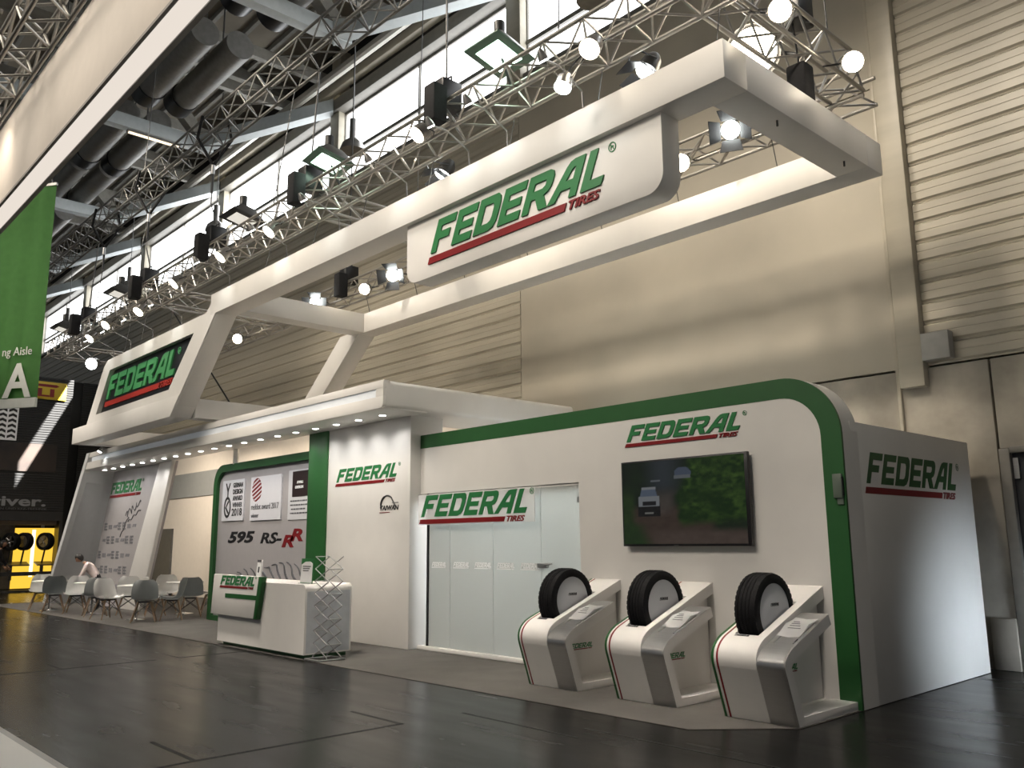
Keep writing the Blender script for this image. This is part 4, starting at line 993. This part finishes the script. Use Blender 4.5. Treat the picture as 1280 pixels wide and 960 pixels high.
# ================================================================== LAMPS AND HOISTS
def hoist(label, loc, end, hs=.20, flip=1, bag=None, along=False):
    """loc = middle of the motor's underside on the truss top; end = where its chain is held; hs = half the truss width"""
    x, y, z = loc; g = thing('chain_hoist', label, 'hoist', loc, group='chain hoists on the trusses')
    bx('motor', BLKP, g, x-.13, x+.13, y-.16, y+.16, z, z+.38, .02)
    b = bag or (x+.16*flip-.02 if flip > 0 else x-.36, y-hs-.28, z-.40)        # the bag hangs outside the front chord
    bx('chain_bag', BLKF, g, b[0], b[0]+.22, b[1], b[1]+.22, b[2], b[2]+.50, .03)
    rod('handle', BLKP, g, (x-.10, y, z+.44), (x+.10, y, z+.44), .012); rod('handle_post', BLKP, g, (x-.10, y, z+.36), (x-.10, y, z+.44), .012); rod('handle_post', BLKP, g, (x+.10, y, z+.36), (x+.10, y, z+.44), .012)
    rod('chain', WIRE, g, (x, y, z+.44), end, .014)
    for q in (-1, 1):
        rod('load_chain', WIRE, g, (x+(q*.10 if along else .0), y+(0 if along else q*.13), z+.02), (x+q*hs, y, z-.035) if along else (x+q*.02, y+q*hs, z-.035), .012)
    if not bag: rod('bag_strap', BLKF, g, (b[0]+.11, b[1]+.20, b[2]+.47), (b[0]+.11 if abs(b[0]+.11-x) < .13 else x+(.12 if b[0] > x else -.12), y-.15, z+.06), .012)
    else: rod('bag_strap', BLKF, g, (b[0]+.11, b[1]+.11, b[2]+.48), (b[0]+.11, b[1]+.02, z+.05), .012)
hoist('black chain hoist with bag above the logo panel', (-8.08, 6.36, 7.03), (-8.08, 6.36, 12.42)); hoist('black chain hoist above the middle of the front beam', (-11.55, 6.36, 7.03), (-11.55, 6.46, 9.15)); hoist('black chain hoist above the step of the white frame', (-15.04, 6.36, 7.03), (-15.1, 6.25, 7.89))
hoist('black chain hoist above the black logo sign', (-18.4, 6.36, 7.03), (-18.4, 6.25, 7.89)); hoist('black chain hoist at the far end of the front truss', (-22.5, 6.36, 7.03), (-22.5, 6.46, 9.15)); hoist('black chain hoist on the rear truss', (-15.1, 9.3, 6.92), (-15.1, 9.3, 14.96), .17); hoist('black chain hoist with hanging bag on the right truss', (-4.10, 8.05, 7.03), (-4.10, 8.05, 15.402), bag=(-4.21, 7.94, 6.06), along=True)
def par_lamp(label, loc, aim, cool=False, size=.11, energy=0, cone=60, hook=None, hm=None):
    """can lamp: origin at the lens, aiming at a point"""
    p = Vector(loc); d = (Vector(aim)-p).normalized(); g = thing('can_lamp', label, 'lamp', loc, group='can lamps on the trusses')
    L_ = size*2.2; hm = hm or HOUSL
    bm = bmesh.new(); tube(bm, [p-d*L_, p-d*L_*.75, p-d*L_*.3, p-d*.02], [size*.5, size*.85, size, size*1.06], 18); part('can', bm, hm, g)
    bm = bmesh.new(); tube(bm, [p-d*.025, p-d*.004], [size*.97, size*.92], 18); part('lens', bm, LENSC if cool else LENS, g)
    c = p-d*L_*.5; t = Vector((c.x, hook[1], hook[2])) if hook and hook[0] is None else Vector((hook[0], c.y, hook[2])) if hook else Vector((c.x, c.y, c.z+.30)); s = d.cross(Vector((0, 0, 1))); s = s.normalized()*size*1.15 if s.length > .01 else Vector((size*1.15, 0, 0))
    tb('yoke', HOUS, g, [c+s, c+s*.95+(t-c)*.75, t, c-s*.95+(t-c)*.75, c-s], .010, 5)
    if energy: lamp('SPOT', 'can_lamp_beam', p+d*.06, aim, energy, (.96, 1, .96) if cool else (1, .85, .68), spot_size=math.radians(cone), spot_blend=.7, shadow_soft_size=size*.8)
    return g
def barn_lamp(label, loc, aim, energy=0, lit=True, size=.12, hook=None):
    g = par_lamp(label, loc, aim, True, size, energy, 50, hook, HOUS)
    g['group'] = 'barn door spotlights'; g.name = 'barn_door_spotlight'
    ORG[g.name] = Vector(loc)
    p = Vector(loc); d = (Vector(aim)-p).normalized(); s = d.cross(Vector((0, 0, 1))).normalized(); u = s.cross(d)
    for a, b in ((s, u), (-s, u), (u, s), (-u, s)):
        bm = bmesh.new(); q = [p+a*size+b*size*.9, p+a*size-b*size*.9, p+a*size*2.1-b*size*1.2+d*size*1.1, p+a*size*2.1+b*size*1.2+d*size*1.1]
        n = (q[1]-q[0]).cross(q[3]-q[0]).normalized()*.006
        hexa(bm, [*q, *[v+n for v in q]]); part('barn_door', bm, BLKP, g)
    return g
F = YF
HF, HB, HR = (None, 6.16, 6.60), (None, 9.13, 6.55), (-3.90, None, 6.60)      # lower chords the yokes are clamped to
par_lamp('lit can lamp above the left edge of the logo panel', (-8.11, 5.90, 6.54), (-8.9, 3, 3.5), hook=HF)
par_lamp('lit can lamp above the right part of the logo panel', (-5.21, 5.90, 6.38), (-4.8, 3.0, 3.0), hook=HF)
par_lamp('small lit can lamp tilted over the front beam', (-5.47, 5.78, 6.02), (-5.5, 5.5, 5.2), cool=True, size=.09, energy=14, hook=HF)
par_lamp('lit can lamp near the step of the frame', (-12.00, 5.90, 6.36), (-12.5, 3, 3), hook=HF)
par_lamp('lit can lamp behind the top of the leaning strut', (-13.78, 5.90, 6.40), (-14.3, 3, 3), hook=HF); par_lamp('lit can lamp over the black sign top edge', (-15.82, 5.90, 6.40), (-16.3, 3, 3.5), hook=HF)
par_lamp('lit can lamp above the black sign middle', (-17.62, 5.90, 6.22), (-17.1, 3, 2.5), hook=HF); par_lamp('lit can lamp above the black sign far end', (-19.64, 5.90, 6.33), (-19, 3, 3.5), hook=HF); par_lamp('lit can lamp near the far truss end', (-20.72, 5.90, 6.22), (-20, 3, 3), hook=HF)
par_lamp('brightly lit can lamp on the near part of the right truss', (-3.60, 6.78, 6.41), (-1.2, 3.2, 4), hook=HR); par_lamp('brightly lit can lamp at the rear end of the right truss', (-3.60, 8.24, 6.47), (-1.2, 4, 4), hook=HR)
par_lamp('warm lit can lamp on the rear truss beside the logo panel', (-6.24, 8.82, 6.43), (-4.9, 5.0, 4.4), size=.12, hook=HB); par_lamp('warm lit can lamp on the rear truss under the front beam', (-13.76, 8.82, 6.41), (-10.5, 4.0, 3.5), size=.11, hook=HB)
par_lamp('warm lit can lamp on the rear truss beside the leaning strut', (-19.30, 8.82, 6.42), (-15.5, 4.0, 4), size=.12, hook=HB); par_lamp('glaring can lamp on the crossing truss at the far end', (-24.72, 7.15, 6.44), (-18, 1, 3), cool=True, size=.16, hook=(-25.03, None, 6.60))
barn_lamp('lit barn door spotlight facing the aisle on the rear truss', (-5.44, 8.78, 6.58), (-2.2, 3.0, 3.2), hook=HB); barn_lamp('lit barn door spotlight near the inner frame corner', (-15.55, 8.78, 6.52), (-12.0, 6.0, 4.0), energy=30, hook=HB); barn_lamp('lit barn door spotlight beside the logo panel edge', (-12.75, 8.78, 6.44), (-10.5, 6, 4.5), hook=HB)
barn_lamp('barn door spotlight tilted down onto the front beam corner', (-5.25, 6.86, 6.52), (-5.35, 6.62, 6.05), energy=20, hook=(None, 6.56, 6.60)); barn_lamp('barn door spotlight tilted down beside the left panel edge', (-8.80, 6.86, 6.52), (-8.9, 6.62, 6.05), energy=20, hook=(None, 6.56, 6.60))
def flood(label, loc, lit=True, tilt=-.22, rz=0):
    g = thing('flood_lamp', label, 'lamp', loc, rz, group='square flood lamps on the truss'); ORG[g.name] = Vector((0, 0, 0))
    bm = bmesh.new()
    hexa(bm, [(-.30, -.30, 0), (.30, -.30, 0), (.30, .30, 0), (-.30, .30, 0), (-.12, -.12, .22), (.12, -.12, .22), (.12, .12, .22), (-.12, .12, .22)]); a = part('reflector_hood', bm, HOUSL if lit else HOUS, g, .01, world=False)
    bm = bmesh.new(); box(bm, -.31, .31, -.31, .31, -.03, .0); b = part('rim', bm, mat('flood_rim_glow', (.12, .20, .15), .4, noise=.1) if lit else HOUS, g, .008, world=False)  # lens glow put into colour: green rim, paler hood on lit floods
    bm = bmesh.new(); box(bm, -.20, .20, -.20, .20, -.036, -.029); c = part('lens', bm, FLOODM if lit else mat('dim_lens', (.5, .5, .48), .3, noise=.05, emit=(1, .95, .85), estr=.5), g, world=False)
    for o in (a, b, c): o.rotation_euler = (tilt, 0, 0)
    rod('stem', HOUS, g, (0, 0, .05), (0, .20, 7.0-loc[2]), .02); rod('ballast', HOUS, g, (0, 0, .2), (0, 0, .42), .07, 10)
    if lit: lamp('SPOT', 'flood_lamp_beam', Vector(loc)+Vector((0, -.12, -.12)), Vector(loc)+Vector((0, -2.2, -4)), 12, (.80, 1, .86), spot_size=math.radians(110), spot_blend=.8, shadow_soft_size=.2)
flood('square flood lamp with greenish light above the logo panel', (-7.05, 6.36, 7.36)); flood('square flood lamp with greenish light above the frame middle', (-11.0, 6.36, 7.34), rz=-.1)
flood('square flood lamp beside the hoist over the frame step', (-13.95, 6.36, 7.28), False); flood('square flood lamp over the black sign', (-20.2, 6.36, 7.26), False); flood('square flood lamp at the far truss end', (-24.5, 6.36, 7.24), False)
g = thing('bell_flood_lamp', 'large lit bell flood lamp hanging behind the right beam corner', 'lamp', (-4.80, 8.20, 7.0))
p = Vector((-4.80, 8.32, 7.16)); d = Vector((.35, -.75, -.55)).normalized()
bm = bmesh.new(); tube(bm, [p-d*.32, p-d*.28, p-d*.12, p], [.08, .15, .26, .32], 24, cap=False); bmesh.ops.solidify(bm, geom=bm.faces, thickness=.01); part('bell', bm, HOUS, g)
bm = bmesh.new(); tube(bm, [p-d*.06, p-d*.05], [.27, .27], 24); part('lens', bm, LENS, g); rod('stem', HOUS, g, p-d*.31, (-4.30, 8.60, 7.0), .03)
def bell(label, loc):
    x, y, z = loc; g = thing('bell_lamp', label, 'lamp', loc, group='high bay bell lamps under the roof')
    bm = bmesh.new(); lathe(bm, [(.30, -.24), (.29, -.20), (.24, -.06), (.13, .05), (.07, .07)], 'z', (x, y, z), 22)
    part('bell', bm, HOUSL, g); rod('ballast', HOUSL, g, (x, y, z+.05), (x, y, z+.55), .085, 10); rod('suspension', WIRE, g, (x, y, z+.55), (x, y, 15.41), .012)
    bm = bmesh.new(); lathe(bm, [(.0, -.235), (.27, -.235), (.27, -.225), (0, -.225)], 'z', (x, y, z), 22); part('glass', bm, mat('bell_glass', (.6, .62, .6), .2, noise=.05), g)
bell('unlit bell lamp in front of the window mullion', (-15.9, 9.8, 10.6)); bell('unlit bell lamp high over the logo panel', (-8.5, 9.8, 10.65)); bell('unlit bell lamp before the window beside the frame step', (-23.25, 9.8, 10.75)); bell('unlit bell lamp before the window above the black sign', (-30.3, 9.8, 10.6)); bell('unlit bell lamp at the farthest window', (-37.4, 9.8, 10.6))
def arm_light(label, x, z0, reach=.55, lift=.36, lit=True):
    y0 = F+.10; p = Vector((x+.05, F-reach, z0+lift)); g = thing('arm_light', label, 'lamp', (x, y0, z0), group='small arm lights on the frame edge')
    tb('arm', HOUSL, g, [(x, y0, z0-.005), (x, y0-.02, z0+lift*.7), (x+.02, F-reach*.5, z0+lift*1.08), p], .011, 6); rod('clamp', HOUS, g, (x, y0, z0-.01), (x, y0, z0+.06), .025)
    d = Vector((0, .55, -.8)).normalized(); bm = bmesh.new(); tube(bm, [p-d*.10, p-d*.03, p+d*.02], [.02, .05, .055], 12); part('head', bm, HOUSL, g)
    bm = bmesh.new(); tube(bm, [p+d*.021, p+d*.027], [.045, .045], 12); part('lens', bm, LENSC, g)
    lamp('SPOT', 'arm_light_beam', p+d*.05, (x+.05, F, z0-.12), 6, (.97, 1, .96), spot_size=math.radians(62), spot_blend=.9, shadow_soft_size=.04)
for x, l in ((-5.7, 'arm light over the right half of the logo panel'), (-6.9, 'arm light over the panel middle'), (-7.6, 'arm light over the panel left half'), (-8.9, 'arm light at the left panel end'), (-10.6, 'arm light over the plain stretch of the front beam'), (-12.2, 'arm light near the step of the front beam'), (-14.3, 'arm light at the top of the leaning strut')):
    arm_light(l, x, ZP)
for x, l in ((-16.4, 'arm light at the near end of the black sign'), (-17.9, 'arm light over the near half of the black sign'), (-19.2, 'arm light over the far half of the black sign'), (-20.3, 'arm light at the far end of the black sign')): arm_light(l, x, 5.72)
arm_light('small clip light on the canopy top at the portal', -23.3, ZT, .38, .22) if False else None
g = thing('clip_light', 'small clip light glowing on the canopy above the portal', 'lamp', (-22.3, 7.0, ZT))
rod('stem', HOUSL, g, (-22.3, 7.0, ZT-.005), (-22.3, 6.86, ZT+.03), .014); bm = bmesh.new(); tube(bm, [(-22.3, 6.87, ZT+.035), (-22.3, 6.81, ZT-.075)], [.035, .06], 12); part('head', bm, HOUSL, g); bm = bmesh.new(); tube(bm, [(-22.3, 6.81, ZT-.076), (-22.3, 6.807, ZT-.082)], [.052, .052], 12); part('lens', bm, LENSC, g)
lamp('SPOT', 'clip_light_beam', (-22.3, 6.79, ZT-.10), (-22.3, 6.95, 3.5), 4, (1, .98, .95), spot_size=math.radians(80), spot_blend=.9, shadow_soft_size=.04)
for y in (7.2, 8.2, 9.0): lamp('SPOT', 'right_beam_fill', (-2.95, y, 6.85), (-3.9, y, 6.0), 16, (1, .88, .74), spot_size=math.radians(44), spot_blend=.9, shadow_soft_size=.1)  # added spots in mid-air, no fixture, to brighten the right beam's outer face
# spots that wash the rear beam of the frame and the hall wall
for x in (-6.0, -9.0, -12.0): lamp('SPOT', 'rear_beam_fill', (x, 6.55, 6.75), (x-.3, YR-.36, 5.9), 28, (1, .80, .60), spot_size=math.radians(60), spot_blend=.9, shadow_soft_size=.1)  # added without fixtures, to brighten the rear beam
lamp('SPOT', 'wall_glint', (-16.4, 9.6, 7.2), (-17.5, 11.5, 6.0), 30, (1, .93, .8), spot_size=math.radians(55), spot_blend=1, shadow_soft_size=.1)

# ================================================================== NEIGHBOURING STANDS
# white light fascia over the next stand
FASC = mat('fascia_cream', (.76, .70, .63), .45, noise=.03)
nf = thing('light_fascia', 'white suspended fascia beam with glowing underside strip at the next stand', 'hanging sign', (-9, 1.9, 5.0))
bx('face', FASC, nf, -18, -2.2, 1.80, 1.84, 5.0, 5.96, .004); bx('back', FASC, nf, -18, -2.2, 1.98, 2.0, 5.0, 5.96); bx('top', FASC, nf, -18, -2.2, 1.84, 1.98, 5.93, 5.96)
bx('trim_edge', mat('fascia_edge_grey', (.35, .33, .31), .5, noise=.05), nf, -18, -2.2, 1.79, 1.815, 4.985, 5.01); bx('trim_edge', mat('fascia_edge_grey', (.35, .33, .31)), nf, -18, -2.2, 1.965, 2.005, 4.98, 5.01)
bx('light_strip', emis('strip_glow', (1, .90, .80), .64), nf, -18, -2.2, 1.815, 1.965, 4.992, 5.01)
for x in (-16, -12, -8, -4): rod('hanger', WIRE, nf, (x, 1.9, 5.95), (x, 1.77, 6.02), .012)
for x in (-9.5, -4.6): lamp('SPOT', 'fascia_fill', (x, 1.42, 5.97), (x-.3, 1.8, 5.2), 30, (1, .86, .70), spot_size=math.radians(100), spot_blend=.9, shadow_soft_size=.1)  # extra spots, no lamps modelled, to lighten the fascia face
# counter corner of the viewer's stand
nc = thing('side_counter', 'white counter top with grey rounded rim at the aisle', 'counter', (-4.0, .42, 0))
bx('top', SATIN, nc, -6.4, -1.85, .12, .715, .965, 1.0, .004); bm = bmesh.new(); prism(bm, rrect(-6.42, -1.83, .10, .745, .06, 'abcd', 5), 'z', .955, .992); part('rim', bm, mat('rim_grey', (.42, .41, .40), .35, noise=.08), nc, .006)
bx('body', WHITE, nc, -6.3, -1.95, .2, .66, 0, .957, .005)
# hanging green banner
gb = thing('aisle_banner', 'tall green hanging banner with white letter and pale bottom bar', 'banner', (-16.8, 4.0, 3.98), math.radians(33)); ORG[gb.name] = Vector((0, 0, 0))
BN = mat('banner_green', (.085, .245, .06), .8, noise=.08, bump=.1, bscale=6)
bm = bmesh.new(); n = 24; rows = []
for i in range(n+1):
    x = -1.9+1.9*i/n; yy = .02*math.sin(i*1.1)
    rows.append([bm.verts.new((x, yy*(1-k/8*.3), .16+k*.505)) for k in range(9)])
for a, b in zip(rows, rows[1:]):
    for k in range(8): bm.faces.new((a[k], b[k], b[k+1], a[k+1]))
bmesh.ops.solidify(bm, geom=bm.faces, thickness=.004); cloth = part('cloth', bm, BN, gb, world=False)
bm = bmesh.new(); box(bm, -1.9, 0, -.02, .025, 0, .17); part('bottom_bar', bm, mat('banner_bar', (.62, .64, .60), .6, noise=.05), gb, world=False)
bm = bmesh.new(); box(bm, -1.92, .02, -.02, .02, 4.18, 4.23); part('top_rail', bm, HOUSL, gb, world=False)
PWH = mat('banner_print', (.62, .64, .60), .7, noise=.04)
text('letter', 'A', PWH, cloth, (-.72, -.034, .20), .86, width=.62, bold=.02); text('lettering', 'ng Aisle', PWH, cloth, (-.80, -.034, .96), .22, width=.64)
rod('hanger', WIRE, gb, (-1.8, 0, 4.2), (-1.8, 0, 11.2), .01); rod('hanger', WIRE, gb, (-.1, 0, 4.2), (-.1, 0, 11.2), .01)

# far black stand with lit tyre wall
XF = -33.0
fs_ = thing('black_booth', 'tall black slatted stand with yellow sign and lit tyre wall below', 'exhibition stand', (XF-1, 7, 0))
SLAT = mat('black_slat', (.014, .014, .015), .45, noise=.2, nscale=3)
bx('core', mat('black_core', (.006, .006, .006), .8, noise=.2), fs_, XF-3, XF-.06, 1.0, 9.03, 2.42, 7.40)
bm = bmesh.new(); z = 2.75
while z < 7.36: box(bm, XF-.08, XF, 1.0, 9.03, z, z+.062); z += .085
o = part('slats', bm, SLAT, fs_); o['kind'] = 'stuff'
bx('lower_band', SLAT, fs_, XF-.07, XF+.01, 1.0, 9.03, 2.40, 2.72)
bx('core', mat('black_core', (.006, .006, .006)), fs_, XF-3, XF-.9, 9.25, 11.2, 0, 7.5); bm = bmesh.new(); z = 2.0
while z < 7.45: box(bm, XF-.92, XF-.85, 9.6, 11.2, z, z+.062); z += .085
o = part('slats', bm, SLAT, fs_); o['kind'] = 'stuff'
sg = bx('yellow_sign', mat('sign_yellow', (.62, .44, .03), .5, noise=.05), fs_, XF, XF+.06, 5.6, 8.79, 6.62, 7.24, .004)
text('lettering', 'PIRELLI', RED, sg, (XF+.062, 5.95, 6.72), .38, rz=PI/2, width=2.45, bold=.015)
pz('long_bar', RED, sg, [(5.95, 7.09), (8.45, 7.05), (8.55, 7.10), (8.45, 7.15), (5.95, 7.15)], 'x', XF+.058, XF+.066)
bx('poster', mat('dark_poster', (.010, .008, .008), .5, noise=.6, nscale=1.5, col2=(.035, .022, .017)), fs_, XF, XF+.05, 4.6, 8.66, 4.07, 5.03)
text('lettering', 'driver.', mat('dim_lettering', (.24, .24, .25), .5, noise=.1), fs_, (XF+.012, 6.35, 2.90), .46, rz=PI/2, width=2.10, bold=.012); text('lettering', 'REIFEN UND KFZ-TECHNIK', mat('dim_lettering2', (.12, .12, .125), .5), fs_, (XF+.012, 6.75, 2.76), .10, rz=PI/2, width=1.75)
bx('tread_panel', LWHITE, fs_, XF+.0, XF+.04, 6.4, 7.35, 5.1, 6.6); bm = bmesh.new()
for i in range(8):
    for j in range(3): prism(bm, [(6.45+j*.3, 5.16+i*.18), (6.58+j*.3, 5.22+i*.18), (6.70+j*.3, 5.16+i*.18), (6.70+j*.3, 5.25+i*.18), (6.58+j*.3, 5.31+i*.18), (6.45+j*.3, 5.25+i*.18)], 'x', XF+.03, XF+.045)
part('tread_pattern', bm, BLACK, fs_)
YEL = emis('lit_yellow_wall', (1, .60, .06), .85)
bx('ground_back', mat('black_core', (.006, .006, .006)), fs_, XF-3, XF-2.6, 1, 9.03, 0, 2.42)
bx('lit_wall', YEL, fs_, XF-.60, XF-.55, 7.72, 8.95, .12, 2.16); bx('lit_strip', emis('lit_white_strip', (1, .85, .55), 1.6), fs_, XF-.55, XF-.53, 8.25, 8.36, .5, 2.1)
bx('poster_wall', mat('poster_tyre', (.03, .025, .02), .5, noise=.7, nscale=2.5, col2=(.18, .14, .09)), fs_, XF-.60, XF-.55, 5.5, 7.7, .12, 2.3)
bx('end_post', BLACK, fs_, XF-.6, XF-.02, 8.95, 9.05, 0, 2.42); bx('plinth_rail', BLACK, fs_, XF-.35, XF-.25, 5.5, 8.95, .55, .68); bx('plinth', BLACK, fs_, XF-.6, XF-.2, 5.5, 8.95, 0, .08)
bx('header', mat('header_brown', (.20, .15, .10), .6, noise=.1), fs_, XF-.6, XF-.2, 5.5, 8.9, 2.26, 2.42)
for i, (y, l) in enumerate(((6.95, 'far tyre with pale rim beside the poster wall'), (7.55, 'far tyre at the edge of the yellow wall'), (7.95, 'far tyre hung on the yellow wall'), (8.60, 'far tyre alone on the right of the yellow wall'))):
    t = make_tyre(l, (XF-.205, y, 1.70), .30, .24, group='tyres on the far yellow wall', faced=False); t.rotation_euler = (0, 0, math.radians(-58))
    bm = bmesh.new(); lathe(bm, [(0, .05), (.05, .06), (.19, .085), (.20, .10), (.20, -.05), (0, -.05)], 'x', (0, 0, 0), 20); part('wheel_rim', bm, CHROME if i < 2 else HOUSL, t, world=False)
    bm = bmesh.new()
    for q in range(5):
        a = q*2*PI/5; hexa(bm, [(.06, math.cos(a+e)*r_, math.sin(a+e)*r_) for e, r_ in ((.3, .05), (-.3, .05), (-.12, .18), (.12, .18))]+[(.095, math.cos(a+e)*r_, math.sin(a+e)*r_) for e, r_ in ((.3, .05), (-.3, .05), (-.12, .18), (.12, .18))])
    part('spokes', bm, HOUSL, t, world=False)
    rod('peg', HOUS, fs_, (XF-.205, y, 1.405), (XF-.42, y, .995) if y > 7.2 else (XF-.545, y, 1.15), .03)
for y0, y1 in ((7.42, 8.15), (8.38, 8.92)):
    g = thing('wall_shelf', 'dark sloping shelf under the pair of far lit tyres' if y0 < 8 else 'dark sloping shelf under the lone far tyre', 'shelf', (XF-.3, (y0+y1)/2, .95), group='shelves on the far tyre wall')
    bm = bmesh.new(); hexa(bm, [(XF-.55, y0, .98), (XF-.10, y0, .88), (XF-.10, y1, .88), (XF-.55, y1, .98), (XF-.55, y0, 1.02), (XF-.10, y0, .92), (XF-.10, y1, .92), (XF-.55, y1, 1.02)]); part('board', bm, HOUS, g); bx('bracket', HOUS, g, XF-.551, XF-.5, y0+.2, y0+.3, .4, .98)

for o in (cab, can, aw): o.location.z += .006
